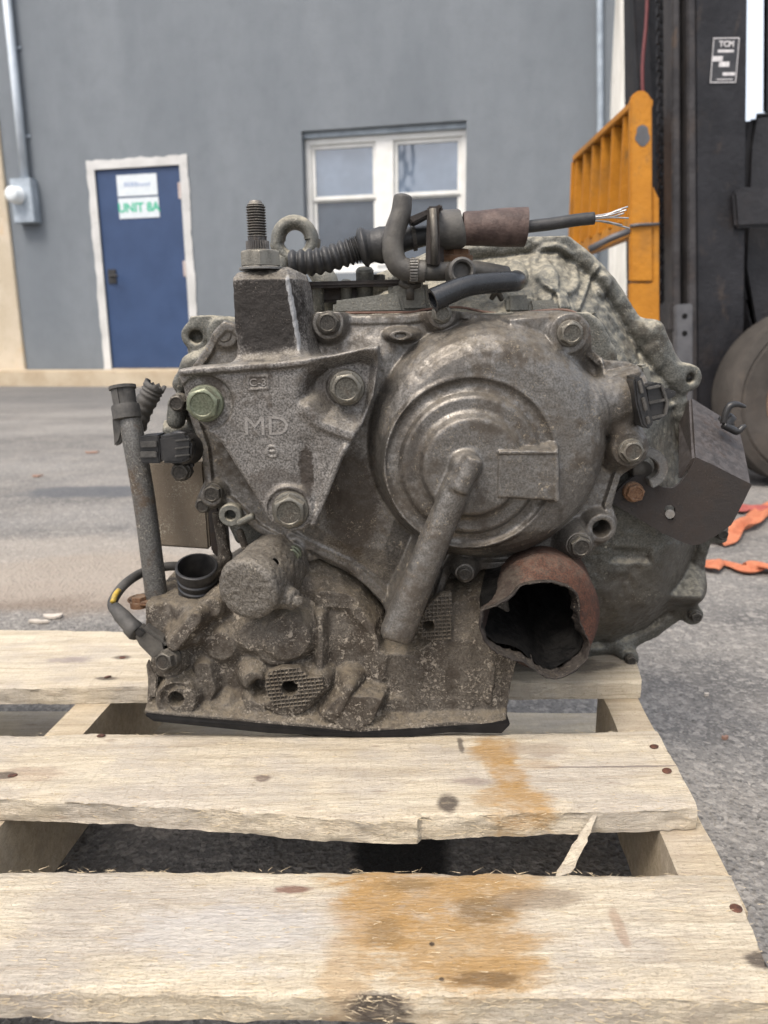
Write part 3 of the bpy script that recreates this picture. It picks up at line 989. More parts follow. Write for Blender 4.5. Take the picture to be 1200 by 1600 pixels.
M['wood1'] = wood('rough_sawn_pine_stained', [
    st(650, 1395, 0.055, 0.035, AMB, 0.85), st(745, 1385, 0.035, 0.025, AMB, 0.7), st(720, 1470, 0.050, 0.035, AMB, 0.8), st(590, 1420, 0.03, 0.035, AMB, 0.75), st(770, 1520, 0.035, 0.012, AMB, 0.7), st(540, 1500, 0.015, 0.03, AMB, 0.5),
    st(745, 1420, 0.022, 0.012, (0.17, 0.105, 0.045), 0.75), st(640, 1382, 0.020, 0.010, (0.20, 0.125, 0.05), 0.7), st(600, 1455, 0.012, 0.012, (0.21, 0.13, 0.055), 0.6), st(760, 1530, 0.020, 0.005, (0.15, 0.09, 0.04), 0.75), st(675, 1475, 0.0016, 0.0016, (0.03, 0.02, 0.015), 0.9), st(690, 1530, 0.0015, 0.0015, (0.03, 0.02, 0.015), 0.9), st(580, 1562, 0.019, 0.005, DRK, 0.95), st(840, 1408, 0.03, 0.008, (0.22, 0.17, 0.12), 0.7),
    st(455, 1390, 0.014, 0.0035, (0.17, 0.085, 0.06), 0.85), st(1195, 1500, 0.010, 0.006, DRK, 0.9), st(350, 1450, 0.07, 0.028, (0.48, 0.46, 0.44), 0.55),
    st(970, 1455, 0.004, 0.018, (0.30, 0.20, 0.135), 0.6)], 0.6)
M['wood2'] = wood('weathered_pine_stained', [
    st(772, 1175, 0.022, 0.024, AMB, 0.85), st(790, 1210, 0.022, 0.024, AMB, 0.85), st(808, 1245, 0.028, 0.024, AMB, 0.85), st(700, 1256, 0.007, 0.011, DRK, 0.9),
    st(745, 1220, 0.02, 0.007, (0.25, 0.20, 0.17), 0.7), st(720, 1165, 0.003, 0.012, DRK, 0.8), st(410, 1216, 0.008, 0.006, (0.14, 0.10, 0.08), 0.8),
    st(40, 1210, 0.035, 0.010, (0.27, 0.17, 0.11), 0.4), st(8, 1212, 0.008, 0.005, DRK, 0.8), st(940, 1198, 0.09, 0.0018, (0.18, 0.15, 0.13), 0.8),
    st(845, 1172, 0.03, 0.012, (0.33, 0.27, 0.21), 0.6), st(840, 1195, 0.02, 0.01, AMB, 0.3)], 0.55)
M['wood3'] = wood('pale_pine', [st(110, 1031, 0.03, 0.010, (0.25, 0.21, 0.20), 0.7), st(190, 1028, 0.012, 0.006, DRK, 0.8), st(165, 1060, 0.012, 0.004, DRK, 0.8),
                                 st(870, 1040, 0.06, 0.02, (0.10, 0.085, 0.07), 0.8)], 0.5)
M['wood4'] = wood('stringer_pine', [], 0.25, (0.54, 0.455, 0.325), (0.42, 0.34, 0.235))

pallet = thing('pallet', (-0.28, 0.62, 0), 'worn pale wooden pallet with amber oil stains under the gearbox', 'pallet')


def board(name, pts, th, mat, z=PT, parent=pallet, edge=0.0022, bow=None, n=300, seed=1.0, end=0.002):
    """pts: back-left, back-right, front-right, front-left world xy; edges uneven, faces rough"""
    bl, br, frr, fl = [np.array(p[:2], float) for p in pts]
    prof = []
    for k in range(23): prof.append((k / 22, 0.0, 0))
    for k in range(1, 7): prof.append((1.0, -k / 6, 1))
    for k in range(1, 5): prof.append((1 - k / 4, -1.0, 2))
    for k in range(1, 5): prof.append((0.0, -1 + k / 5, 3))
    T = np.array([p[0] for p in prof]); Zf = np.array([p[1] for p in prof])
    S = np.linspace(0, 1, n)
    V = np.zeros((n, len(prof), 3))
    L = np.linalg.norm(br - bl)
    for i, s in enumerate(S):
        B, Fp = bl + (br - bl) * s, fl + (frr - fl) * s
        if bow: Fp = Fp + np.array([0, bow(s)])
        xy = B[None] + (Fp - B)[None] * T[:, None]
        V[i, :, :2] = xy
        V[i, :, 2] = z + Zf * th
    wid = np.linalg.norm(fl - bl)
    Q = V * np.array([0.5, 1, 1]) + seed * 3.1
    ed = edge * (vnoise(Q, 24) * 2.0 + vnoise(Q, 110, 5) * 1.2 + vnoise(Q, 420, 2) * 0.7)
    fr_ = (T > 0.999)[None, :] * 1.0
    bk_ = (T < 0.001)[None, :] * 1.0
    V[..., 1] += ed * (bk_ - fr_)
    # worn arrises: the corner points drop and pull in
    top = ((Zf > -0.001) & ((T < 0.001) | (T > 0.999)))[None, :]
    V[..., 2] -= top * (0.0016 + 0.002 * np.clip(vnoise(Q, 60, 7), 0, 1))
    V[..., 2] += (0.0010 * vnoise(Q * np.array([0.4, 1.5, 1]), 90) + 0.0007 * vnoise(Q * np.array([0.35, 1.2, 1]), 420, 2)) * (Zf > -0.5)[None, :]
    V[..., 1] += fr_ * (Zf < -0.01)[None, :] * 0.0016 * vnoise(Q * np.array([0.25, 1, 2.0]), 500, 9)
    endj = np.zeros(n); endj[0] = -1; endj[-1] = 1
    V[..., 0] += endj[:, None] * end * vnoise(Q, 300, 4)
    mb = MB()
    mb.loft([[tuple(v) for v in r] for r in V])
    o = link(name, mb.mesh(name), mat, parent, True)
    return autosmooth(o, 50)


def xy(px, py, z=PT): return aZ(px, py, z)


def ext(a, b, x):
    """point on the line a-b at world x"""
    return a + (b - a) * ((x - a[0]) / (b[0] - a[0]))


XL = -0.80
b1b, b1f = (xy(0, 1358), xy(1140, 1366)), (xy(0, 1548), xy(1217, 1560))
o1 = board('deck_board', [ext(*b1b, XL), b1b[1], b1f[1], ext(*b1f, XL)], 0.018, M['wood1'], seed=1.3)
tag(o1, 'front board, widest in view, with a large amber oil stain')
b2b, b2f = (xy(0, 1147), xy(1026, 1141)), (xy(0, 1244), xy(1088, 1256))
xl2, xr2 = XL, b2f[1][0]


def bow2(s):
    x = xl2 + (xr2 - xl2) * s
    xm = aZ(655, 1285, PT)[0]
    g_ = -0.024 * math.exp(-((x - xm + 0.02) / 0.16) ** 2)
    if x > xm: g_ *= 0.80
    return g_


o2 = board('deck_board', [ext(*b2b, XL), b2b[1], b2f[1], ext(*b2f, XL)], 0.0185, M['wood2'], seed=2.7, bow=bow2, edge=0.003)
b3f = (xy(0, 1073), xy(1003, 1064))
b3b = (xy(0, 981), xy(985, 1003))
o3 = board('deck_board', [ext(*b3b, XL), b3b[1], b3f[1], ext(*b3f, XL)], 0.019, M['wood3'], seed=4.1)
# bottom boards
board('bottom_board', [(XL, 0.87), (0.262, 0.84), (0.256, 0.75), (XL, 0.785)], 0.016, M['wood3'], z=0.017, seed=6.5)
board('bottom_board', [(XL, 0.40), (0.215, 0.375), (0.21, 0.285), (XL, 0.31)], 0.016, M['wood4'], z=0.017, seed=7.7)


def stringer(pa, pb, w, seed):
    """pa, pb: world xy of the right-hand top edge, near and far"""
    pa, pb = np.array(pa[:2]), np.array(pb[:2])
    d = (pb - pa) / np.linalg.norm(pb - pa)
    nrm = np.array([-d[1], d[0]])
    n, rings = 60, []
    zt, zb_ = PT - 0.0195, 0.0175
    for k in range(n + 1):
        c = pa + (pb - pa) * k / n
        q = []
        for a, z in ((0, zt), (0.5, zt), (1, zt), (1, zb_ + (zt - zb_) * .66), (1, zb_ + (zt - zb_) * .33), (1, zb_), (0.5, zb_), (0, zb_), (0, zb_ + (zt - zb_) * .33), (0, zb_ + (zt - zb_) * .66)):
            p = c + nrm * w * a
            q.append(np.array([p[0], p[1], z]))
        q = np.array(q)
        q += 0.0015 * (vnoise(q, 40, seed))[:, None]
        rings.append([tuple(v) for v in q])
    o = link('stringer', MB().loft(rings).mesh('stringer'), M['wood4'], pallet, True)
    autosmooth(o, 40)
    return o


zs = PT - 0.0195
ra, rb = aZ(1137, 1366, zs), aZ(1090, 1274, zs)
dr = (rb - ra)[:2]
stringer(ra[:2] - dr * 0.55, ra[:2] + dr * 4.4, 0.033, 1.1)
la, lb = aZ(15, 1275, zs), aZ(172, 1100, zs)
dl = (lb - la)[:2]
stringer(la[:2] - dl * 1.1, la[:2] + dl * 2.6, 0.034, 2.2)
stringer(la[:2] - dl * 1.1 - np.array([0.47, 0]), la[:2] + dl * 2.6 - np.array([0.47, 0]), 0.034, 3.3)

# nails: rusty heads sunk in the deck
M['nail'] = plain('rusty_nail', (0.05, 0.024, 0.017), (0.12, 0.05, 0.03), 0.7, 0.3, sc=300, bump=0.0005, bsc=900)
M['nailhole'] = plain('rust_shadowed_nail_hole', (0.05, 0.03, 0.025), (0.11, 0.05, 0.035), 0.9, sc=400)
nm = MB().lathe([(0.0036, 0), (0.0036, 0.0004), (0.0029, 0.0008), (0.0, 0.0010)], Matrix.Identity(4), 14, True).mesh('nail')
nm.materials.append(M['nail'])
hm = MB().lathe([(0.0068, 0), (0.0064, 0.0006), (0.0045, 0.0003)], Matrix.Identity(4), 14, True).mesh('nail_hole')
hm.materials.append(M['nailhole'])
for px, py, bo in ((1022, 1167, o2), (1042, 1205, o2), (1150, 1420, o1), (158, 1150, o2), (20, 1212, o2), (168, 1058, o3), (192, 1028, o3), (975, 1020, o3)):
    p = Vector([float(c) for c in aZ(px, py, PT)])
    o = bpy.data.objects.new('nail', nm)
    COL.objects.link(o)
    o.parent = bo
    o.location = p + Vector((0, 0, 0.0002)) - world_loc(bo)
    o.rotation_euler = (R(random.uniform(-12, 12)), R(random.uniform(-12, 12)), 0)

# torn fibres standing on the sawn edges and faces
M['fibre'] = plain('torn_wood_fibre', (0.42, 0.33, 0.20), (0.60, 0.50, 0.35), 0.8, sc=300)


def fibres(b, f, parent, n, seed, bow=None, xr=(-0.32, 0.22), top=0.35):
    r = random.Random(seed)
    mb = MB()
    for k in range(n):
        x = r.uniform(*xr)
        pf, pb_ = ext(f[0], f[1], x), ext(b[0], b[1], x)
        y = pf[1]
        if bow:
            s = (x - xl2) / (xr2 - xl2)
            y += bow(s)
        q = r.random()
        if q < top:
            t_ = r.random() ** 1.6
            y = y + (pb_[1] - y) * t_ * 0.98
            z = PT + 0.0004
            dz, dyv = r.uniform(-0.0002, 0.0012), r.uniform(-0.001, 0.001)
        elif q < top + 0.12:
            y = pb_[1] + 0.0006
            z = PT - r.uniform(0, 0.004)
            dz, dyv = r.uniform(-0.001, 0.002), r.uniform(0, 0.0025)
        else:
            y = y - 0.0004
            z = PT - r.random() ** 1.5 * 0.016
            dz, dyv = r.uniform(-0.0015, 0.0012), r.uniform(-0.003, 0.0003)
        l = r.uniform(0.002, 0.007) * (2.0 if r.random() < 0.08 else 1)
        w = r.uniform(0.00008, 0.00024)
        dx = l * r.choice((-1, 1))
        a = Vector((x, y, z)); e = a + Vector((dx, dyv * 1.2, dz * 1.2))
        mb.add([a + Vector((0, 0, w)), a + Vector((0, w, -w)), a + Vector((0, -w, -w)), e], [(0, 1, 3), (1, 2, 3), (2, 0, 3), (0, 2, 1)])
    o = mb.build('wood_fibre', M['fibre'], parent)
    tag(o, kind='stuff')


fibres(b1b, b1f, o1, 1100, 1, top=0.4)
fibres(b2b, b2f, o2, 550, 2, bow2, xr=(-0.38, 0.222), top=0.3)
# long sliver split off the second board, leaning in the gap
a, b = aY(930, 1272, 0.487), aY(880, 1366, 0.447)
sp = MB()
rings = []
for k in range(13):
    f = k / 12
    c = a + (b - a) * f
    w = (0.0012 + 0.0048 * min(1, f * 1.6)) * (1 + 0.18 * random.uniform(-1, 1))
    rings.append([tuple(c + np.array(d)) for d in ((-w * 0.9, 0.0008, -w * 0.3), (-w * 0.9, -0.0008, -w * 0.3), (w * 0.9, -0.0008, w * 0.3), (w * 0.9, 0.0008, w * 0.3))])
sp.loft(rings).build('splinter', M['wood2'], o2)


# ================================================================== THE FORKLIFT
def fpaint(name, a, b, wear, wamt, rough=0.5, metal=0.0):
    t = NT(name)
    c = t.mix(t.ramp(t.noise(9, 4, 0.6), 0.3, 0.7), a, b)
    c = t.mix(t.ramp(t.noise(28, 5, 0.7, vec=t.scaled(t.pos, (1, 1, 0.35))), 0.58, 0.72, 0, wamt), c, wear)
    c = t.mix(t.ramp(t.noise(5, 5, 0.7), 0.5, 0.68, 0, wamt * 0.5), c, wear)
    return t.done(c, rough, metal, t.bump(t.noise(70, 3), 0.002), 0.25)


M['yellow'] = fpaint('worn_yellow_paint', (0.35, 0.142, 0.014), (0.42, 0.175, 0.017), (0.17, 0.095, 0.032), 0.85)
M['mast'] = fpaint('greasy_black_mast', (0.011, 0.011, 0.013), (0.021, 0.021, 0.024), (0.055, 0.042, 0.034), 0.6, 0.45)
M['mastedge'] = fpaint('worn_mast_edge', (0.032, 0.030, 0.031), (0.062, 0.058, 0.058), (0.10, 0.07, 0.05), 0.6, 0.45, 0.3)
M['cowl'] = fpaint('charcoal_paint', (0.016, 0.016, 0.018), (0.028, 0.028, 0.031), (0.05, 0.04, 0.036), 0.4, 0.5)
M['tyre'] = fpaint('dusty_tyre', (0.040, 0.036, 0.032), (0.066, 0.059, 0.052), (0.10, 0.082, 0.066), 0.5, 0.85)
M['rim'] = fpaint('rusty_dusty_rim', (0.13, 0.085, 0.06), (0.18, 0.125, 0.09), (0.13, 0.07, 0.045), 0.6, 0.7)
M['redhose'] = plain('red_hose', (0.09, 0.018, 0.02), (0.13, 0.028, 0.028), 0.5)
M['plate'] = plain('black_data_plate', (0.015, 0.015, 0.017), (0.03, 0.03, 0.033), 0.4, sc=30)
M['platewhite'] = plain('data_plate_print', (0.42, 0.41, 0.41), (0.62, 0.60, 0.60), 0.5, sc=160)
M['lamp'] = plain('grey_bracket', (0.07, 0.07, 0.075), (0.105, 0.105, 0.11), 0.5, 0.2, sc=20)

FY = 2.42
fl = thing('forklift', aZ(1150, 770, 0), 'black and yellow forklift with raised carriage standing at the right edge', 'forklift')


def pxpoly(mb, pts, y0, y1):
    a = [aY(p[0], p[1], y0) for p in pts]
    b = [np.array([q[0], y1, q[2]]) for q in a]
    return mb.hexa(a, b)


# load backrest: near end plate, top and bottom rails, bars between, far end plate
arc = [(985, 168), (986, 153), (992, 144), (1002, 140), (1011, 143), (1017, 152), (1019, 166)]
br = pxpoly(MB(), [(985, 440)] + arc + [(1020, 440)], FY, FY + 0.022).build('load_backrest', M['yellow'], fl, bevel=0.004)
pxpoly(MB(), [(985, 442), (1020, 442), (1020.5, 290), (1024, 298), (1030, 310), (1031, 600), (985, 600)], FY + 0.004, FY + 0.03).build('carriage_plate', M['yellow'], fl, bevel=0.003)
x0 = float(aY(986, 250, FY)[0])
zt = float(aY(988, 150, FY)[2])
zl = float(aY(985, 352, FY)[2])
YB = FY + 0.74
MB().box((x0 + 0.031, (FY + 0.022 + YB) / 2, zt - 0.012), (0.062, YB - FY - 0.024, 0.022)).build('top_rail', M['yellow'], br, bevel=0.003)
MB().box((x0 + 0.03, (FY + 0.022 + YB) / 2, zl), (0.03, YB - FY - 0.024, 0.06)).build('bottom_rail', M['yellow'], br, bevel=0.003)
for k in range(6):
    y = FY + 0.11 + 0.118 * k
    MB().box((x0 + 0.040, y, (zt + zl) / 2 - 0.004), (0.072, 0.016, zt - zl - 0.045)).build('backrest_bar', M['yellow'], br, bevel=0.003)
MB().box((x0 + 0.03, YB + 0.01, (zt + zl) / 2 - 0.01), (0.06, 0.02, zt - zl - 0.02)).build('end_bar', M['yellow'], br, bevel=0.003)
# grease band and bare patch on the near plate
pts = [(1004 + 11 * math.cos(a) * (1 + 0.15 * math.sin(5 * a)), 212 + 17 * math.sin(a)) for a in [2 * math.pi * i / 20 for i in range(20)]]
pxpoly(MB(), pts, FY - 0.0012, FY - 0.0002).build('bare_patch', M['lamp'], br)
MB().tube([aY(984, 353, FY - 0.004), aY(1000, 351, FY - 0.006), aY(1030, 350, FY - 0.002)], 0.0045, 8).build('tie_wire', M['lamp'], br, smooth=True)
MB().tube([aY(985, 360, FY + 0.01), aY(955, 372, FY + 0.03), aY(920, 390, FY + 0.05)], 0.010, 8).build('tie_strap', M['lamp'], br, smooth=True)


def rail(name, xt, xb, y0, y1, mat, pt=0, pb=700, w=None, bevel=0.004):
    """vertical member given by its left and right pixel at the top and bottom of the picture"""
    a = [aY(xt[0], -330, y0), aY(xt[1], -330, y0), aY(xb[1], pb, y0), aY(xb[0], pb, y0)]
    # straight continuation of the edges above the picture
    for i, (q, j) in enumerate(((xt[0], 3), (xt[1], 2))):
        t0, b0 = aY(q, pt, y0), a[j]
        a[i] = b0 + (t0 - b0) * ((2.9 - b0[2]) / (t0[2] - b0[2]))
    b = [np.array([p[0], y1, p[2]]) for p in a]
    return MB().hexa(a, b).build(name, mat, fl, bevel=bevel)


# near mast: inner and outer channels, webs and flanges as separate steps
rail('inner_mast_flange', (1050, 1062), (1051, 1064), FY + 0.03, FY + 0.10, M['mastedge'], pb=640)
rail('inner_mast_web', (1062, 1074), (1064, 1076), FY + 0.06, FY + 0.09, M['mast'], pb=640)
rail('outer_mast_flange', (1074, 1086), (1076, 1090), FY + 0.01, FY + 0.12, M['mastedge'], pb=740)
rail('outer_mast_web', (1086, 1168), (1090, 1160), FY + 0.03, FY + 0.06, M['mast'], pb=745)
rail('outer_mast_rear_flange', (1160, 1168), (1152, 1160), FY + 0.062, FY + 0.10, M['mastedge'], pb=740)
rail('hose_cover', (990, 1012), (1024, 1046), FY + 0.55, FY + 0.60, M['mast'], pb=600)
# far mast behind
rail('far_mast', (996, 1052), (1000, 1056), FY + 0.62, FY + 0.78, M['mast'], pb=600)
# lift chain: plates in two staggered rows
ch = MB()
a, b = aY(1032, -60, FY + 0.16), aY(1036, 500, FY + 0.16)
d = Vector(b - a); L = d.length; d.normalize()
for k in range(int(L / 0.019)):
    c = Vector([float(v) for v in a]) + d * 0.019 * k
    for s in ((-1, 1) if k % 2 else (-0.45, 0.45)):
        ch.box(c + Vector((s * 0.010, 0, 0)), (0.006, 0.018, 0.026))
ch.build('lift_chain', M['mast'], fl, bevel=0.0015)
ch2 = MB()
a2, b2 = aY(1044, -60, FY + 0.13), aY(1045, 500, FY + 0.13)
ch2.tube([a2, (a2 + b2) / 2, b2], 0.014, 12).build('lift_cylinder', M['mastedge'], fl, smooth=True)
MB().tube(spline([aY(1013, -60, FY + 0.10), aY(1010, 30, FY + 0.10), aY(1004, 100, FY + 0.10), aY(1005, 160, FY + 0.10), aY(1010, 260, FY + 0.12)], 6), 0.0055, 8).build('hydraulic_hose', M['redhose'], fl, smooth=True)
# bracket with two holes at the foot of the carriage
bk = pxpoly(MB(), [(1055, 476), (1083, 474), (1083, 640), (1057, 640)], FY - 0.02, FY + 0.009).build('carriage_bracket', M['lamp'], fl, bevel=0.004)
for py in (494, 521):
    c = aY(1070, py, FY - 0.021)
    MB().lathe([(0.0085, 0), (0.0085, 0.0007), (0.0, 0.0007)], axis_frame(c + np.array([0, 0.0008, 0]), (0, -1, 0)), 14).build('bolt_hole', M['black_oil'], bk)
MB().box(aY(1046, 495, FY + 0.05), (0.03, 0.1, 0.09)).build('carriage_roller', M['mastedge'], fl, bevel=0.006)
# data plate
c = aY(1132, 94, FY + 0.03)
p00, p11 = aY(1108, 131, FY + 0.03), aY(1156, 58, FY + 0.03)
w, h = float(p11[0] - p00[0]), float(p11[2] - p00[2])


def prect(mb, u0, u1, v0, v1, o):
    """plate-relative rectangle (0..1), standing o proud of the mast web"""
    q = [np.array([p00[0] + w * u, FY + 0.0297 - o, p00[2] + h * v]) for u, v in ((u0, v0), (u1, v0), (u1, v1), (u0, v1))]
    return mb.hexa(q, [p + np.array([0, 0.0006, 0]) for p in q])


dp = prect(MB(), 0, 1, 0, 1, 0.0016).build('data_plate', M['plate'], fl)
k = MB()
for r4 in ((0.02, 0.98, 0.965, 0.985), (0.02, 0.98, 0.015, 0.035), (0.02, 0.045, 0.035, 0.965), (0.955, 0.98, 0.035, 0.965),
           (0.22, 0.80, 0.67, 0.73), (0.05, 0.42, 0.48, 0.59), (0.30, 0.68, 0.36, 0.47), (0.46, 0.92, 0.17, 0.24), (0.25, 0.85, 0.08, 0.10)):
    prect(k, *r4, 0.0024)
k.build('plate_print', M['platewhite'], dp)
Mx = Matrix.Identity(4)
cc = np.array([p00[0] + w * 0.52, FY + 0.0297 - 0.0028, p00[2] + h * 0.845])
for i in range(3):
    Mx[i][0], Mx[i][1], Mx[i][2], Mx[i][3] = (1, 0, 0)[i], (0, 0, 1)[i], (0, -1, 0)[i], cc[i]
link('plate_lettering', text_mesh('TCM', h * 0.17, Mx, 0.0003, h * 0.006), M['platewhite'], dp, False)
# body beyond the mast
def slab(name, pts, y0, y1, mat, bevel=0.01, parent=fl):
    return pxpoly(MB(), pts, y0, y1).build(name, mat, parent, bevel=bevel)


slab('front_cowl', [(1178, 176), (1480, 150), (1480, 560), (1300, 560), (1178, 520), (1160, 420), (1168, 230)], FY + 0.11, FY + 0.14, M['cowl'], 0.03)
slab('firewall', [(1134, 190), (1500, 170), (1500, 720), (1134, 720)], FY + 0.5, FY + 0.53, M['mast'], 0.01)
slab('dash_bracket', [(1146, 300), (1158, 292), (1260, 290), (1260, 352), (1150, 356)], FY + 0.005, FY + 0.028, M['cowl'], 0.008)
slab('overhead_guard_post', [(1198, -420), (1290, -420), (1290, 178), (1194, 178)], FY + 0.30, FY + 0.315, M['mast'], 0.01)
slab('chassis', [(1100, 560), (1500, 540), (1500, 700), (1170, 710), (1100, 690)], FY + 0.30, FY + 1.0, M['mast'], 0.02)
slab('body_side', [(1330, 300), (2050, 320), (2050, 700), (1330, 700)], FY + 0.30, FY + 1.1, M['yellow'], 0.04)
slab('counterweight', [(2050, 260), (2420, 320), (2420, 700), (2050, 700)], FY + 0.30, FY + 1.1, M['yellow'], 0.08)
slab('overhead_guard', [(1190, -420), (2150, -400), (2150, -450), (1190, -470)], FY + 0.30, FY + 1.1, M['mast'], 0.02)
slab('rear_guard_post', [(2080, -400), (2150, -400), (2150, 300), (2080, 300)], FY + 0.30, FY + 0.38, M['mast'], 0.01)
slab('seat', [(1750, 200), (1900, 200), (1920, 300), (1640, 300), (1640, 250), (1750, 250)], FY + 0.5, FY + 0.9, M['cowl'], 0.03)


def wheel(px, py, Y, r, w):
    c = aY(px, py, Y)
    c = np.array([c[0], Y, r])
    Mx = axis_frame(c, (0, -1, 0))
    pr = [(r * 0.60, -w), (r * 0.90, -w * 1.0), (r * 0.97, -w * 0.9), (r, -w * 0.7), (r, -w * 0.1), (r * 0.985, 0.0), (r * 0.90, 0.010), (r * 0.885, 0.006), (r * 0.86, 0.012),
          (r * 0.70, 0.014), (r * 0.62, 0.008), (r * 0.60, -0.005)]
    ty = MB().lathe(pr, Mx, 64, False)
    o = ty.build('tyre', M['tyre'], fl, smooth=True)
    autosmooth(o, 30)
    rm = MB().lathe([(r * 0.605, -w), (r * 0.605, 0.002), (r * 0.57, 0.006), (r * 0.54, -0.004), (r * 0.50, -0.03), (r * 0.30, -0.035), (r * 0.27, -0.01), (r * 0.16, -0.006), (r * 0.15, 0.02), (0.0, 0.024)], Mx, 48, False)
    q = rm.build('rim', M['rim'], fl, smooth=True)
    autosmooth(q, 30)
    for k in range(6):
        a = 2 * math.pi * k / 6
        MB().lathe([(0.012, 0), (0.012, 0.012), (0.0, 0.013)], Mx @ Matrix.Translation((r * 0.40 * math.cos(a), r * 0.40 * math.sin(a), -0.033)), 6).build('wheel_nut', M['mastedge'], q)


wheel(1284, 622, 2.27, 0.268, 0.17)
wheel(1262, 622, 3.10, 0.268, 0.17)
wheel(2150, 640, 2.55, 0.24, 0.16)

# ================================================================== STRAPS AND LITTER ON THE GROUND
M['strap'] = plain('orange_webbing', (0.38, 0.115, 0.052), (0.47, 0.17, 0.085), 0.75, sc=40, bump=0.0015, bsc=600)
M['redstrap'] = plain('faded_red_webbing', (0.24, 0.05, 0.04), (0.31, 0.08, 0.065), 0.75, sc=40, bump=0.0015, bsc=600)


def strap(name, pts, w, mat, label, cat, seed=1, amp=0.008):
    P = spline([aZ(p[0], p[1], 0) for p in pts], 14)
    r = random.Random(seed)
    ph = [r.uniform(0, 6) for _ in range(6)]
    rings = []
    n = len(P)
    for i, p in enumerate(P):
        t_ = P[min(i + 1, n - 1)] - P[max(i - 1, 0)]
        t_ /= np.linalg.norm(t_)
        s = np.array([-t_[1], t_[0], 0])
        up_, lo = [], []
        for k in range(9):
            f = k / 8 - 0.5
            z = 0.004 + amp * (1 + math.sin(i * 0.13 + ph[0] + f * 5) * 0.5 + math.sin(i * 0.09 + ph[1] - f * 7) * 0.5) * (0.4 + abs(math.sin(i * 0.06 + ph[2])))
            q = p + s * f * w * (0.85 + 0.15 * math.sin(i * 0.11 + ph[3]))
            up_.append((q[0], q[1], z + 0.0016))
            lo.append((q[0], q[1], z))
        rings.append(up_ + lo[::-1])
    o = MB().loft(rings).build(name, mat, None, smooth=True)
    autosmooth(o, 60)
    tag(o, label, cat)
    return o


strap('ratchet_strap', [(1104, 896), (1118, 886), (1140, 887), (1165, 896), (1185, 893), (1215, 899), (1300, 905)], 0.045, M['strap'], 'orange webbing strap lying crumpled on the asphalt, nearest the gearbox', 'strap', 1, 0.006)
strap('ratchet_strap', [(1116, 853), (1135, 848), (1152, 833), (1172, 826), (1188, 808), (1215, 792), (1290, 770)], 0.05, M['strap'], 'orange webbing strap curling up beside the faded red strap', 'strap', 4, 0.009)
strap('ratchet_strap', [(1140, 801), (1160, 797), (1185, 798), (1230, 796), (1300, 790)], 0.07, M['redstrap'], 'faded red strap lying flat on the asphalt behind the orange ones', 'strap', 6, 0.004)

M['leaf'] = plain('dry_leaf', (0.20, 0.115, 0.085), (0.29, 0.18, 0.13), 0.8, sc=80)
M['chip'] = plain('pale_wood_chip', (0.38, 0.34, 0.29), (0.52, 0.47, 0.41), 0.8, sc=80)


def scrap(name, px, py, w, d, mat, label, cat, seed):
    r = random.Random(seed)
    c = aZ(px, py, 0)
    n = 10
    top, bot = [], []
    for k in range(n):
        a = 2 * math.pi * k / n
        q = r.uniform(0.45, 1.15)
        x, y = w * math.cos(a) * q, d * math.sin(a) * q
        z = 0.0030 + 0.16 * abs(x) * r.uniform(0.4, 1.2)
        top.append((c[0] + x, c[1] + y, z + 0.0015))
        bot.append((c[0] + x, c[1] + y, max(0.0008, z - 0.0022)))
    mb = MB().hexa(bot, top)
    o = mb.build(name, mat, None)
    tag(o, label, cat)


scrap('fallen_leaf', 145, 708, 0.03, 0.025, M['leaf'], 'reddish dry leaf lying on the asphalt left of the dipstick tube', 'leaf', 1)
scrap('fallen_leaf', 58, 745, 0.02, 0.015, M['leaf'], 'tan dry leaf on the asphalt near the left edge', 'leaf', 2)
scrap('wood_chip', 87, 965, 0.018, 0.012, M['chip'], 'white wood chip lying on the ground behind the pallet', 'wood chip', 3)
scrap('wood_chip', 62, 974, 0.022, 0.006, M['chip'], 'thin tan wood shaving on the ground against the far pallet board', 'wood chip', 4)
scrap('pebble', 1133, 1156, 0.004, 0.003, M['leaf'], 'tiny reddish pebble on the asphalt right of the pallet', 'pebble', 5)
scrap('pebble', 1103, 1088, 0.0035, 0.003, M['chip'], 'tiny pale pebble on the asphalt right of the pallet', 'pebble', 6)


# ================================================================== THE GEARBOX
gb = thing('gearbox', (0.02, 0.68, PT), 'used automatic car gearbox of grimy cast aluminium sitting on the pallet', 'gearbox')


def pxbox(name, pts, y0, y1, mat, parent, bevel=0.0012):
    a = [aY(p[0], p[1], y0) for p in pts]
    b = [np.array([p[0], y1, p[2]]) for p in a]
    return MB().hexa(a, b).build(name, mat, parent, bevel=bevel)


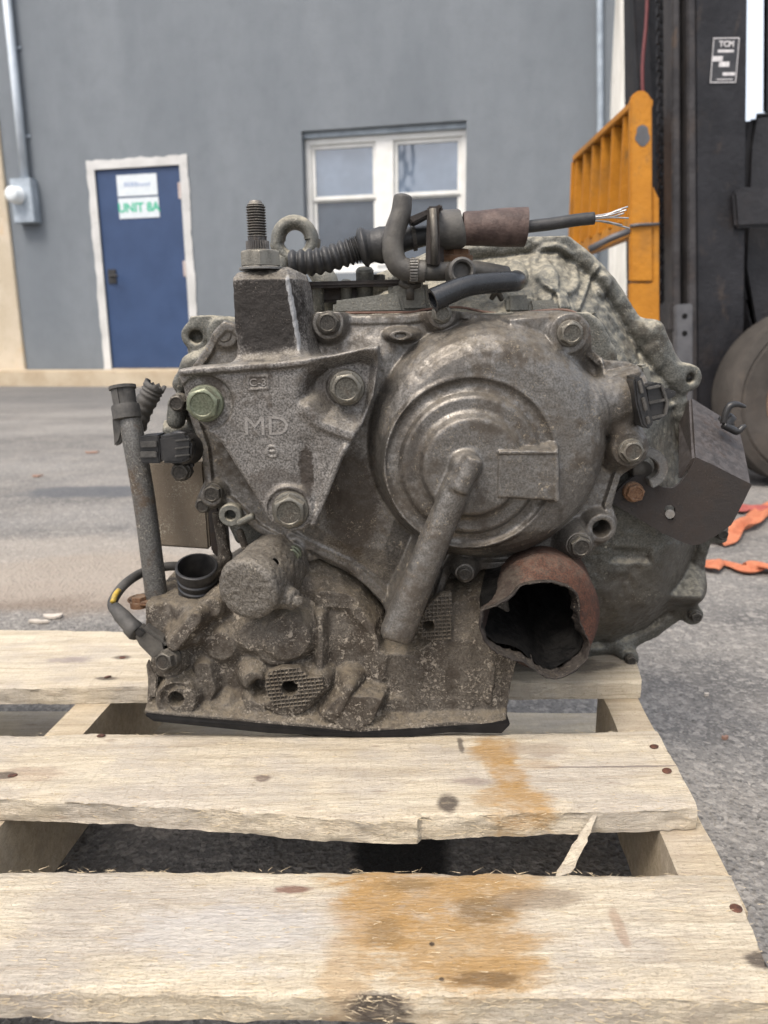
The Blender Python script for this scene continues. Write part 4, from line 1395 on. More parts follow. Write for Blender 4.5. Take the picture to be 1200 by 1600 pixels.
# ------------------------------------------------------------------ bell housing (rear right)
def bell():
    Yb = 0.748
    out = [(800, 368), (850, 362), (882, 362), (912, 385), (945, 415), (966, 440), (985, 470), (1010, 512), (1030, 548), (1052, 570), (1068, 590), (1078, 640), (1092, 700),
           (1112, 760), (1122, 820), (1112, 870), (1106, 900), (1096, 940), (1066, 978), (1030, 1004), (1000, 1018), (960, 1030), (900, 1038), (800, 1035), (700, 1000), (600, 900),
           (500, 700), (480, 520), (560, 440), (700, 380)]
    P = np.array([aY(p[0], p[1], Yb)[[0, 2]] for p in out])
    h = 0.0016
    H = HF(-0.07, 0.345, 0.115, 0.545, h, 0.80)
    sd = H.poly(out, Yb)
    ins = np.maximum(-sd, 0)
    H.yf = (Yb - np.minimum(ins, 0.004) * 1.5 - np.clip((ins - 0.018) * 1.25, 0, 1.0)).astype(np.float32)
    H.yf = smax(H.yf, np.full_like(H.yf, 0.672), 0.02)
    # upper shoulder: a wall running back from the flange towards the cover, with lumps and ribs
    low = np.clip((0.30 - H.Z) / 0.1, 0, 1)
    H.yf += 0.012 * low
    H.add(np.abs(sd + 0.019) - 0.002, -0.0028, 0.006)
    H.add(np.abs(sd + 0.010) - 0.004, 0.0020, 0.006)
    for px, py, r, hh in ((813, 424, 16, 0.008), (860, 432, 17, 0.008), (846, 460, 12, 0.006), (960, 441, 14, 0.007), (775, 432, 18, 0.006), (800, 462, 12, 0.005), (822, 462, 9, 0.005), (1040, 564, 17, 0.006), (900, 455, 10, 0.003)):
        H.add(H.circ(px, py, r, 0.70, 1.35), hh, 0.005)
    H.add(np.abs(H.circ(878, 418, 38, 0.70)) - 0.003, 0.005, 0.005)
    H.add(H.poly([(868, 460), (890, 460), (890, 484), (868, 484)], 0.69), 0.006, 0.003)
    for ln, w, hh in (([(902, 482), (925, 450), (953, 410)], 3.5, 0.0055), ([(915, 490), (955, 540), (985, 592)], 3.5, 0.0035), ([(930, 486), (972, 535), (1000, 590)], 2.5, 0.003), ([(958, 480), (995, 530), (1018, 580)], 3, 0.003),
                      ([(905, 520), (940, 560)], 3, 0.003), ([(1000, 640), (1075, 640)], 4, 0.004)):
        H.add(H.line(ln, w, 0.70), hh, 0.004)
    H.add(H.poly([(925, 500), (950, 520), (985, 580), (960, 585), (930, 545)], 0.70), -0.004, 0.006)
    H.add(H.poly([(868, 395), (915, 392), (925, 425), (895, 455), (880, 440)], 0.70), -0.004, 0.006)
    H.yf += 0.0025 * vnoise(np.stack([H.X, H.X * 0, H.Z], -1), 90) + 0.0015 * vnoise(np.stack([H.X, H.X * 0 + 1, H.Z], -1), 240)
    # lower front: step and rib below the bracket plate
    H.up(H.poly([(930, 850), (1010, 870), (1005, 930), (935, 920)], 0.68), 0.694, 1.6, 0.006)
    H.add(H.poly([(950, 850), (1010, 855), (1008, 872), (950, 872)], 0.69), -0.005, 0.008)
    H.up(H.line([(1000, 925), (1040, 935), (1098, 938)], 3, 0.71), 0.716, 1.6, 0.004)
    H.add(H.line([(1002, 968), (1000, 1000)], 2, 0.70), 0.002, 0.003)
    v = H.volume(sd, 0.655, 0.775, 0.003)
    # ears
    ears = [(1072, 590, 21, 9), (1127, 834, 15, 5), (1084, 962, 15, 6), (984, 1030, 14, 5), (960, 414, 0, 0)]
    for px, py, r, hr in ears:
        if not r: continue
        c = aY(px, py, Yb)
        k = mpp(px, py, Yb)
        cy = 0.742 if r > 18 else 0.748
        v.capsule((c[0], cy - 0.002, c[2]), (c[0], 0.770, c[2]), r * k, k=0.006, flat=True)
        q = c + (np.array([0.10, Yb, 0.32]) - c) * 0.12
        v.capsule((c[0], 0.757, c[2]), (q[0], 0.757, q[2]), r * k * 0.8, k=0.008)
        if r > 18: v.capsule((c[0], 0.70, c[2]), (c[0], 0.79, c[2]), hr * k, k=0.002, sub=True)
    c, q = aY(1045, 585, Yb), aY(1015, 520, Yb)
    v.capsule((c[0], 0.747, c[2]), (q[0], 0.742, q[2]), 0.012, k=0.012)
    o = v.build('bell_housing', M['bell'], gb, 0.0009, 55, 0.0008, 230)
    return o


bell_o = bell()


# ------------------------------------------------------------------ main case: upper part behind the cover and lower sump
def case_upper():
    h = 0.002
    H = HF(-0.19, 0.20, 0.20, 0.475, h, 0.66)
    out = [(290, 560), (300, 508), (325, 492), (372, 498), (470, 478), (480, 462), (640, 448), (700, 440), (860, 440), (940, 500), (990, 600), (1000, 700), (960, 850), (740, 900), (500, 890), (370, 850), (330, 780), (318, 690), (275, 640)]
    sd = H.poly(out, 0.66)
    v = H.volume(sd, 0.64, 0.79, 0.005)
    lum = random.Random(2)
    for px, py, Y, r in ((500, 455, 0.70, 14), (560, 450, 0.72, 18), (610, 452, 0.70, 16), (650, 440, 0.73, 22), (585, 470, 0.69, 13), (540, 470, 0.69, 12), (690, 450, 0.70, 18), (730, 445, 0.71, 20),
                         (625, 470, 0.68, 12), (760, 440, 0.72, 22), (800, 440, 0.72, 22), (520, 440, 0.74, 18)):
        c = aY(px, py, Y)
        v.ball(c, r * mpp(px, py, Y), 0.012)
    for (ax, ay), (bx, by), Y, r in (((480, 452), (660, 440), 0.705, 10), ((520, 440), (700, 430), 0.74, 14), ((560, 462), (640, 455), 0.685, 9), ((860, 470), (930, 480), 0.68, 9)):
        v.capsule(aY(ax, ay, Y), aY(bx, by, Y), r * mpp(ax, ay, Y), k=0.008)
    # left lug with a hole, and bolt boss at the left shoulder
    c = aY(308, 524, 0.665)
    v.capsule(c + np.array([0, -0.006, 0]), c + np.array([0, 0.02, 0]), 0.0125, k=0.003, flat=True)
    v.box(aY(330, 512, 0.67), (0.015, 0.012, 0.011), 0.003)
    v.capsule(c + np.array([0, -0.03, -0.001]), c + np.array([0, 0.0, -0.001]), 0.0055, k=0.002, sub=True)
    c = aY(352, 522, 0.655)
    v.capsule(c + np.array([0, -0.012, 0]), c + np.array([0, 0.02, 0]), 0.0135, k=0.006, flat=True)
    # left shoulder capsules beside the bracket
    for (px, py), (qx, qy), Y, r in (((283, 600), (300, 570), 0.655, 14), ((278, 632), (275, 656), 0.65, 15), ((300, 570), (345, 545), 0.65, 16), ((252, 672), (330, 680), 0.67, 16)):
        v.capsule(aY(px, py, Y), aY(qx, qy, Y), r * mpp(px, py, Y), k=0.006)
    return v.build('upper_case', M['bell'], gb, 0.0015, 70, 0.0010, 220)


case_upper()


def case_lower():
    h = 0.0012
    H = HF(-0.205, 0.125, 0.122, 0.305, h, 0.622)
    out = [(192, 964), (300, 955), (345, 925), (400, 850), (560, 850), (740, 880), (800, 930), (812, 1040), (808, 1060), (795, 1134), (785, 1145), (700, 1140), (640, 1150), (560, 1150), (420, 1140),
           (240, 1126), (224, 1116), (225, 1078), (228, 1035), (204, 1000)]
    sd = H.poly(out, 0.5945)
    H.yf += 0.006 * np.clip((H.Z - 0.20) / 0.08, 0, 1)
    H.yf += 0.030 * np.clip((H.Z - 0.245) / 0.04, 0, 1)
    # sump flange along the bottom, left border, right border
    H.up(H.line([(230, 1118), (232, 1080), (240, 1040)], 7, 0.61), 0.607, 2.00, 0.0030)
    H.up(H.line([(795, 1135), (808, 1060), (812, 1000)], 6, 0.61), 0.610, 2.00, 0.0030)
    # bosses
    H.up(H.circ(279, 1087, 30, 0.605), 0.600, 3.00, 0.0036)
    H.cut(H.circ(279, 1087, 22, 0.60), 0.6035, 2, 0.002)
    H.up(H.circ(284, 1090, 20, 0.60), 0.600, 3.00, 0.0018)
    H.cut(H.circ(277, 1089, 8.5, 0.60), 0.618, 8, 0.001)
    H.up(H.line([(300, 1120), (325, 1075), (318, 1045)], 12, 0.61), 0.612, 1.90, 0.0048)
    H.up(H.circ(264, 1032, 22, 0.61), 0.606, 2.00, 0.0036)
    H.up(H.line([(276, 1000), (308, 962)], 9, 0.605), 0.598, 2.50, 0.0036)
    H.up(H.line([(300, 990), (290, 960), (330, 950)], 14, 0.61), 0.611, 1.50, 0.0048)
    H.up(H.circ(450, 992, 34, 0.61), 0.606, 1.71, 0.0072)
    H.up(H.circ(398, 992, 24, 0.61), 0.611, 1.52, 0.0072)
    H.up(H.circ(432, 1010, 26, 0.61), 0.609, 1.52, 0.0072)
    H.up(H.circ(345, 1010, 22, 0.61), 0.615, 1.14, 0.0072)
    H.up(H.circ(398, 1057, 15, 0.61), 0.605, 1.80, 0.0036)
    H.up(H.circ(402, 1096, 14, 0.61), 0.606, 1.80, 0.0036)
    H.up(H.circ(355, 1107, 13, 0.61), 0.609, 1.40, 0.0036)
    H.up(H.circ(452, 1077, 40, 0.61, 0.85), 0.604, 2.00, 0.0048)
    H.up(H.line([(480, 1075), (498, 1062)], 16, 0.61), 0.606, 2.00, 0.0036)
    H.cut(H.circ(407, 1077, 8, 0.605), 0.625, 3, 0.004)
    H.up(H.line([(499, 965), (501, 1000), (500, 1060)], 3.5, 0.61), 0.611, 2.00, 0.0030)
    H.up(H.line([(505, 935), (560, 940)], 12, 0.62), 0.619, 1.71, 0.0060)
    # angular foot tab
    f = H.poly([(503, 1112), (520, 1090), (532, 1078), (580, 1080), (597, 1084), (580, 1122), (552, 1130)], 0.604)
    H.up(f, 0.5985, 3.50, 0.0018)
    H.up(H.line([(547, 1072), (528, 1108)], 4, 0.60), 0.5965, 2.00, 0.0024)
    # upright ribs of the right half
    for x, y in ((650, 0.612), (688, 0.610), (728, 0.609), (765, 0.612)):
        H.up(H.line([(x, 1000), (x + 3, 1060), (x + 2, 1122)], 5, 0.61), y, 0.5, 0.010)
    H.up(H.line([(768, 1040), (762, 1090)], 4, 0.61), 0.6085, 2.28, 0.0024)
    H.up(H.circ(700, 1110, 26, 0.61), 0.612, 1.33, 0.0060)
    H.up(H.circ(620, 1110, 20, 0.61), 0.614, 1.33, 0.0060)
    H.up(H.line([(560, 960), (600, 1000), (590, 1060)], 9, 0.61), 0.617, 1.14, 0.0060)
    # hollow behind the end cover's wedge, so that the cover lies in front
    H.cut(H.poly([(380, 830), (452, 868), (500, 876), (542, 896), (572, 916), (604, 958), (612, 990), (640, 985), (690, 920), (760, 900), (760, 800), (380, 800)], 0.632), 0.652, 3, 0.004)
    H.cut(H.circ(452, 1077, 14, 0.60, 0.8), 0.640, 8, 0.001)
    H.cut(H.circ(670, 979, 9, 0.605), 0.640, 8, 0.001)
    H.yf -= 0.005 * np.clip((0.235 - H.Z) / 0.03, 0, 1)
    H.up(H.poly([(222, 1110), (420, 1126), (560, 1137), (640, 1138), (700, 1127), (790, 1132), (790, 1170), (222, 1170)], 0.594), 0.5935, 2.20, 0.0040)
    v = H.volume(sd, 0.570, 0.775, 0.004)
    c = aY(238, 938, 0.655)
    v.box(c + np.array([0.004, 0.004, -0.0155]), (0.030, 0.034, 0.015), 0.006, 0.004)
    # top of the sump: raised collars under the filler tube and the oil cooler stub
    c = aY(246, 938, 0.652)
    v.capsule(c + np.array([0, 0, -0.03]), c + np.array([0, 0, 0.000]), 0.025, k=0.006, flat=True)
    c = aY(312, 930, 0.655)
    v.capsule(c + np.array([0, 0, -0.02]), c + np.array([0, 0.0, 0.002]), 0.024, k=0.008, flat=True)
    for px, py, r in ((345, 935, 16), (370, 945, 14), (268, 962, 10)):
        v.ball(aY(px, py, 0.63), r * 0.00052, 0.008)
    # web carrying the cap, struts behind
    for (px, py), (qx, qy), Y, r in (((375, 832), (392, 880), 0.64, 6), ((340, 800), (352, 870), 0.665, 9), ((352, 870), (330, 905), 0.665, 8), ((440, 870), (520, 900), 0.645, 16), ((455, 900), (500, 915), 0.635, 18)):
        v.capsule(aY(px, py, Y), aY(qx, qy, Y), r * mpp(px, py, Y), k=0.006)
    return v.build('lower_case', M['case'], gb, 0.0007, 75, 0.0007, 300)


case_lower()
# black sump pan under the case
pts = [(227, 1117), (240, 1123), (420, 1137), (560, 1147), (640, 1148), (700, 1137), (784, 1143), (797, 1131)]
mb = MB()
tp = [aY(x, y - 1, 0.5905) for x, y in pts]
bt = [aY(x, y + d, 0.5905) for (x, y), d in zip(pts, (2, 5, 9, 12, 12, 8, 4, 2))]
bt = [np.array([p[0], p[1], max(p[2], PT + 0.0005)]) for p in bt]
n = len(pts)
back = np.array([0, 0.150, 0])
mb.loft([[*tp, *[p + back for p in tp[::-1]]], [*bt, *[p + back for p in bt[::-1]]]])
mb.build('sump_pan', M['pan'], gb, bevel=0.002)


# ------------------------------------------------------------------ end cover with the stepped round dome
def cover():
    h = 0.00095
    H = HF(-0.185, 0.232, 0.205, 0.475, h, 0.640)
    out = [(482, 500), (492, 490), (500, 482), (514, 478), (530, 482), (545, 490), (560, 492), (640, 490), (664, 486), (676, 470), (690, 466), (704, 470), (716, 482), (760, 490), (795, 492), (805, 488),
           (868, 485), (895, 490), (913, 503), (922, 525), (926, 545), (945, 562), (985, 566), (1000, 575), (1006, 600), (1008, 640), (1004, 668), (1012, 690), (1010, 712), (992, 728), (972, 746), (958, 790),
           (966, 812), (962, 836), (944, 850), (926, 862), (915, 872), (895, 874), (870, 872), (850, 884), (800, 890), (752, 892), (740, 904), (725, 908), (712, 898), (705, 892), (690, 940), (660, 995), (625, 1012), (600, 1000),
           (602, 950), (570, 912), (540, 892), (500, 872), (470, 884), (446, 876), (438, 850), (400, 832), (355, 790), (322, 800), (305, 780), (318, 752), (312, 700), (290, 640), (285, 590), (318, 545), (330, 520), (350, 500),
           (372, 506), (392, 530), (470, 535)]
    sd = H.poly(out, 0.636)
    # web between bracket and dome leans back to the left
    r1 = H.rad(737, 728, 0.59)
    r2 = H.rad(768, 700, 0.60)
    ring = np.interp(r1, [0, 72, 76, 82, 88, 104, 108, 114, 121, 127, 131, 136, 150], [.5835, .5838, .5848, .5905, .5928, .5928, .5940, .5985, .5998, .5998, .5988, .5962, .5965])
    outer = np.interp(r2, [0, 130, 148, 160, 172, 182, 190, 196, 205], [.5965, .5970, .5985, .6010, .6060, .6130, .6230, .6360, .66])
    w = np.clip((r1 - 135) / 9, 0, 1)
    dome = (ring + (outer - ring) * (w * w * (3 - 2 * w))).astype(np.float32)
    # flange lip, bosses
    H.up(np.abs(sd + 0.004) - 0.003, 0.6355, 3, 0.003)
    H.up(H.poly([(520, 600), (600, 560), (625, 690), (620, 800), (600, 860), (540, 850), (490, 820), (530, 720)], 0.625), 0.625, 0.32, 0.010)
    H.yf = smin(H.yf, dome, 0.012)
    H.up(H.poly([(798, 500), (868, 494), (905, 505), (915, 535), (900, 560), (860, 548), (800, 520)], 0.615), 0.618, 1.6, 0.010)
    for px, py, r, y in ((512, 505, 24, 0.624), (352, 522, 20, 0.636), (690, 490, 22, 0.626), (890, 521, 30, 0.6145), (985, 703, 26, 0.620), (905, 852, 20, 0.622), (726, 896, 15, 0.622), (458, 865, 17, 0.626), (330, 775, 16, 0.63), (940, 826, 22, 0.630)):
        H.up(H.circ(px, py, r, y), y, 2.2, 0.006)
    H.up(H.circ(626, 524, 17, 0.62, 0.45), 0.619, 2.0, 0.005)
    H.cut(H.circ(940, 826, 11, 0.63), 0.68, 30, 0.001)
    H.cut(H.circ(626, 524, 8, 0.617, 0.5), 0.6215, 8, 0.001)
    # ridge under the bracket towards the tube foot; slim keel behind the tube
    H.up(H.line([(455, 838), (545, 880), (608, 940)], 7, 0.63), 0.629, 2, 0.006)
    H.up(H.line([(722, 760), (628, 970)], 15, 0.60), 0.602, 3.5, 0.006)
    # raised pad
    pad = H.poly([(779, 706), (868, 708), (868, 781), (779, 777)], 0.582)
    H.up(pad, 0.5825, 5, 0.0018)
    H.up(H.poly([(779, 704), (872, 705), (872, 709), (779, 709)], 0.582), 0.5812, 5, 0.001)
    H.up(H.line([(870, 704), (870, 781)], 2.5, 0.582), 0.5815, 4, 0.001)
    # scalloped hollow by the sensor
    H.up(H.poly([(945, 566), (990, 560), (998, 580), (950, 590)], 0.63), 0.628, 2, 0.004)
    H.cut(H.poly([(946, 562), (985, 557), (990, 572), (950, 582)], 0.63), 0.638, 3, 0.003)
    v = H.volume(sd, 0.552, 0.672, 0.003)
    # hub boss, slanting oil tube, sensor neck
    a, b = aY(716, 755, 0.580), aY(622, 984, 0.583)
    v.capsule(a, b, 0.0112, 0.0136, k=0.004)
    v.ball(aY(727, 729, 0.583), 0.0125, 0.004, sc=(1, 1.1, 1))
    e = (b - a) / np.linalg.norm(b - a)
    v.capsule(aY(716, 768, 0.572), aY(742, 714, 0.571), 0.0075, 0.0075, k=0.003, flat=True)
    v.capsule(b + e * 0.005 + np.array([0, -.004, -0.002]), b + e * 0.03 + np.array([0, -.012, 0]), 0.0088, k=0.0015, sub=True, flat=True)
    v.ball(b + e * 0.0105 + np.array([0, -0.0085, -0.003]), 0.0072, 0.0015, sub=True)
    v.capsule(aY(918, 632, 0.628), aY(1000, 622, 0.636), 0.0205, 0.0200, k=0.010, flat=True)
    v.capsule(aY(968, 668, 0.628), aY(985, 700, 0.63), 0.010, k=0.006)
    # bolt bosses stand forward as cylinders
    return v.build('end_cover', M['cover'], gb, 0.0010, 60, 0.0005, 240)


cover()
# gasket edge showing along the top joint
gpts = [(540, 488), (640, 487), (662, 483), (716, 479), (760, 487), (796, 489), (868, 483), (897, 487), (916, 502), (925, 524), (930, 545), (946, 560)]
MB().tube(spline([aY(x, y + 1, 0.668) for x, y in gpts], 4), 0.0011, 6).build('gasket', M['gasket'], gb, smooth=True)


# ------------------------------------------------------------------ mounting bracket
def bracket():
    h = 0.0010
    H = HF(-0.176, 0.006, 0.282, 0.520, h, 0.5925)
    out = [(276, 578), (300, 573), (330, 571), (430, 564), (520, 555), (560, 546), (592, 538), (591, 575), (584, 620), (566, 665), (536, 715), (506, 790), (494, 818), (474, 829), (446, 830), (424, 816),
           (400, 778), (345, 692), (311, 662), (294, 642), (285, 612)]
    sd = H.poly(out, 0.592)
    H.yf += (0.004 * np.clip((H.Z - 0.40) / 0.05, 0, 1)).astype(np.float32) * 0
    # rim on the right edge and along the top
    H.up(H.line([(588, 548), (580, 625), (560, 668), (532, 718), (490, 820)], 5, 0.59), 0.5885, 2.5, 0.004)
    H.up(H.line([(285, 580), (430, 570), (520, 561), (588, 545)], 4, 0.59), 0.5885, 2.5, 0.003)
    # seats of the bolts
    H.cut(H.circ(320, 630, 42, 0.592), 0.5958, 3, 0.0016)
    H.cut(H.poly([(486, 622), (494, 592), (515, 576), (562, 566), (578, 572), (570, 635), (548, 672), (520, 664), (500, 650)], 0.60), 0.6065, 1.6, 0.006)
    H.up(H.circ(538, 606, 27, 0.60), 0.604, 3, 0.003)
    H.up(H.line([(480, 640), (500, 664), (548, 680)], 5, 0.592), 0.5895, 1.2, 0.006)
    H.cut(H.poly([(474, 690), (490, 688), (500, 720), (484, 780), (466, 782)], 0.592), 0.5945, 0.6, 0.004)
    H.up(H.circ(452, 795, 36, 0.592), 0.5905, 1.6, 0.005)
    H.cut(H.circ(450, 795, 31, 0.592), 0.5920, 2, 0.001)
    # raised foundry mark plaque and its frame
    fr_ = H.poly([(387, 588), (418, 587), (418, 607), (388, 608)], 0.592)
    H.up(np.abs(fr_) - 0.0008, 0.5915, 3, 0.0008)
    cm = H.circ(425, 706, 8.5, 0.592)
    H.up(np.abs(cm) - 0.0006, 0.5915, 3, 0.0008)
    H.up(H.line([(420, 706), (430, 706)], 1.2, 0.592), 0.5915, 3, 0.0008)
    v = H.volume(sd, 0.578, 0.648, 0.003)
    # the upright neck: its own relief, joined with a wide fillet
    N = HF(-0.176, 0.006, 0.282, 0.520, h, 0.604)
    sdn = N.poly([(363, 432), (368, 424), (432, 416), (446, 414), (472, 425), (480, 450), (490, 520), (497, 575), (374, 582), (366, 500)], 0.604)
    # chamfers: a broad one at the right made of two flats, a slim one at the top
    e0, e1 = aY(448, 430, 0.604), aY(470, 560, 0.604)
    xr = e0[0] + (e1[0] - e0[0]) * (N.Z - e0[2]) / (e1[2] - e0[2])
    N.yf = (0.604 + np.maximum(N.X - xr, 0) * 1.3 + np.maximum(N.X - xr - 0.006, 0) * 1.6).astype(np.float32)
    N.yf += np.maximum(N.Z - aY(400, 436, 0.604)[2], 0) * 1.5
    d = (N.yf[:, None, :] - v.Y) * 0.75
    d = smax(d, sdn[:, None, :].astype(np.float32), 0.002)
    d = smax(d, np.broadcast_to(v.Y - 0.642, d.shape).astype(np.float32), 0.002)
    v.D = smin(v.D, d.astype(np.float32), 0.011)
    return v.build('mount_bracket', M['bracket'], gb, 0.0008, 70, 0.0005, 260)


brk = bracket()


def mark(s, px, py, hpx, y, depth=0.0009, sx=1.0):
    c = aY(px, py, y)
    Mx = Matrix.Identity(4)
    for i in range(3):
        Mx[i][0], Mx[i][1], Mx[i][2], Mx[i][3] = (sx, 0, 0)[i], (0, 0, 1)[i], (0, -1, 0)[i], float(c[i])
    me = text_mesh(s, hpx * 1.38 * mpp(px, py, y), Mx, depth, 0.0)
    link('raised_lettering', me, M['mark'], brk, False)


mark('MD', 416, 667, 30, 0.5925, 0.0006, sx=1.15)
mark('C-3', 403, 598, 12, 0.5925, 0.0008, 1.1)

# ------------------------------------------------------------------ valve cap, drilled sleeve
def cap():
    h = 0.0009
    a, b = aY(386, 922, 0.580), aY(436, 880, 0.640)
    lo, hi = np.minimum(a, b) - 0.04, np.maximum(a, b) + 0.045
    v = Vol(np.arange(lo[0], hi[0], h, dtype=np.float32), np.arange(lo[1], hi[1], h, dtype=np.float32), np.arange(lo[2], hi[2], h, dtype=np.float32), h)
    v.capsule(a, b, 0.0255, 0.0285, k=0.001, flat=True)
    e = (b - a) / np.linalg.norm(b - a)
    v.capsule(a - e * 0.002, a + e * 0.004, 0.0225, 0.0245, k=0.003, flat=True)
    v.capsule(aY(420, 925, 0.605), aY(462, 938, 0.590), 0.0105, 0.0088, k=0.005, flat=True)
    v.capsule(aY(462, 938, 0.592), aY(467, 941, 0.586), 0.0045, k=0.002, flat=True)
    v.capsule(aY(430, 893, 0.606), aY(428, 884, 0.596), 0.0072, k=0.004, flat=True)
    v.capsule(aY(428, 884, 0.600), aY(427, 880, 0.590), 0.0042, k=0.001, sub=True, flat=True)
    return v.build('valve_cap', M['cap'], gb, 0.0015, 90, 0.0012, 330)


cap()


# waffle-faced cast pads
def waffle(out, hole, hr, y, cell, rot=0.0):
    P = np.array([aY(p[0], p[1], y) for p in out])
    h = 0.0004
    H = HF(P[:, 0].min() - .003, P[:, 0].max() + .003, P[:, 2].min() - .003, P[:, 2].max() + .003, h, y)
    sd = H.poly(out, y)
    cx, cz = P[:, 0].mean(), P[:, 2].mean()
    u = (H.X - cx) * math.cos(rot) + (H.Z - cz) * math.sin(rot)
    w = -(H.X - cx) * math.sin(rot) + (H.Z - cz) * math.cos(rot)
    g_ = np.minimum(np.abs(np.sin(u * math.pi / cell)), np.abs(np.sin(w * math.pi / cell)))
    H.yf += np.clip(g_ * 2.0 - 0.45, 0, 1) * 0.0022 + 0.0004 * vnoise(np.stack([H.X, H.X * 0, H.Z], -1), 300)
    sd = np.maximum(sd, -H.circ(hole[0], hole[1], hr, y))
    return H.volume(sd, y - 0.003, y + 0.012, 0.0008).build('waffle_pad', M['case'], gb)


waffle([(413, 1074), (418, 1052), (440, 1044), (468, 1045), (482, 1058), (504, 1058), (506, 1078), (490, 1090), (478, 1104), (450, 1109), (425, 1104)], (452, 1077), 13, 0.5965, 0.0034, 0.1)
waffle([(650, 985), (668, 948), (688, 930), (706, 928), (707, 960), (706, 1000), (690, 1003), (660, 999)], (670, 979), 9, 0.6015, 0.0034, 0.05)

# ------------------------------------------------------------------ bolts
def hex_mesh(name, dish=True, washer=True, mat=None):
    mb = MB()
    I4 = Matrix.Identity(4)
    if washer:
        mb.lathe([(1.22, -0.6), (1.22, 0.10), (1.16, 0.22), (0.9, 0.30)], I4, 28)
    rings = []
    for k, (r, z) in enumerate(((1.0, 0.1), (1.0, 0.88), (0.96, 0.98), (0.84, 1.05), (0.76, 1.05), (0.70, 0.99 if dish else 1.06), (0.3, 0.97 if dish else 1.07))):
        q = []
        for i in range(24):
            a = 2 * math.pi * i / 24
            am = (a + math.pi / 6) % (math.pi / 3) - math.pi / 6
            hexr = math.cos(math.pi / 6) / math.cos(math.pi / 6 - abs((a % (math.pi / 3)))) if False else math.cos(math.pi / 6) / math.cos(am)
            f = 1.0 if k < 2 else (0.6 if k == 2 else 0.0)
            rr_ = r * (hexr * 1.1 * f + (1 - f) * 1.0)
            q.append((rr_ * math.cos(a), rr_ * math.sin(a), z))
        rings.append(q)
    mb.loft(rings)
    me = mb.mesh(name)
    me.materials.append(mat)
    bm = bmesh.new(); bm.from_mesh(me)
    for f in bm.faces: f.smooth = True
    for e in bm.edges: e.smooth = e.calc_face_angle(0) < R(28)
    bm.to_mesh(me); bm.free()
    return me


HM = {k: hex_mesh('bolt', True, True, M[k]) for k in ('bolt', 'boltg', 'boltd', 'rustbolt')}


def bolt(px, py, y, rpx, mat='bolt', d=(0, -1, 0), spin=None, hgt=1.0, parent=gb):
    o = bpy.data.objects.new('bolt', HM[mat])
    COL.objects.link(o)
    c = aY(px, py, y)
    r = rpx * mpp(px, py, y)
    Mx = axis_frame(c, d, (0, 0, 1) if abs(d[2]) < 0.9 else (1, 0, 0))
    Mx = Mx @ Matrix.Rotation(random.uniform(0, 1.05) if spin is None else spin, 4, 'Z') @ Matrix.Diagonal((r, r, r * hgt, 1))
    o.parent = parent
    Mx.translation = Mx.translation - world_loc(parent)
    o.matrix_local = Mx
    return o


o = bolt(321, 630, 0.595, 24, 'boltg', spin=0.3); tag(o, 'greenish bolt at the upper left of the bracket')
bolt(542, 606, 0.603, 23, 'bolt', spin=0.15)
bolt(454, 796, 0.592, 24, 'bolt', spin=0.5)
bolt(513, 505, 0.624, 15.5, 'boltd', spin=0.2, hgt=1.1)
bolt(353, 522, 0.645, 14, 'boltd', spin=0.4, hgt=1.2)
bolt(690, 490, 0.625, 13, 'bolt')
bolt(890, 521, 0.6145, 17, 'bolt', spin=0.52)
bolt(985, 704, 0.619, 16, 'bolt', spin=0.1)
bolt(905, 852, 0.621, 15, 'boltd')
bolt(726, 896, 0.622, 10, 'boltd', hgt=0.7)
bolt(457, 866, 0.622, 11.5, 'boltg', spin=0.2)
bolt(333, 770, 0.632, 13, 'boltd')
bolt(319, 788, 0.64, 11, 'boltd', hgt=1.2)
bolt(284, 736, 0.632, 13, 'boltd', hgt=1.2)
bolt(280, 629, 0.640, 12, 'boltd', hgt=1.5)
bolt(990, 769, 0.648, 13, 'rustbolt', spin=0.25)
bolt(263, 1031, 0.597, 14.5, 'boltd', d=(-0.25, -0.95, 0.15), hgt=1.1)
bolt(217, 942, 0.645, 11, 'rustbolt', d=(0, 0, 1), hgt=1.0)
bolt(1127, 834, 0.738, 8, 'boltd', hgt=1.0)
bolt(1086, 963, 0.738, 8, 'boltd')
bolt(985, 1031, 0.738, 7, 'boltd')
bolt(590, 441, 0.70, 11, 'boltd', d=(0, 0, 1))
bolt(712, 402, 0.69, 22, 'rustbolt', d=(0, 0, 1), hgt=0.5)
# small drilled boss left of the bracket tip
c = aY(360, 805, 0.628)
bs = MB().lathe([(0.0098, -0.03), (0.0098, 0.0), (0.0088, 0.0012), (0.0050, 0.0012), (0.0044, 0.0), (0.0044, -0.012), (0, -0.012)], axis_frame(c, (0, -1, 0)), 20, False).build('drilled_boss', M['bell'], gb, smooth=True)
autosmooth(bs)
MB().tube(spline([aY(372, 818, 0.628), aY(384, 812, 0.624), aY(396, 806, 0.622)], 4), 0.003, 8).build('cast_tab', M['bell'], gb, smooth=True)

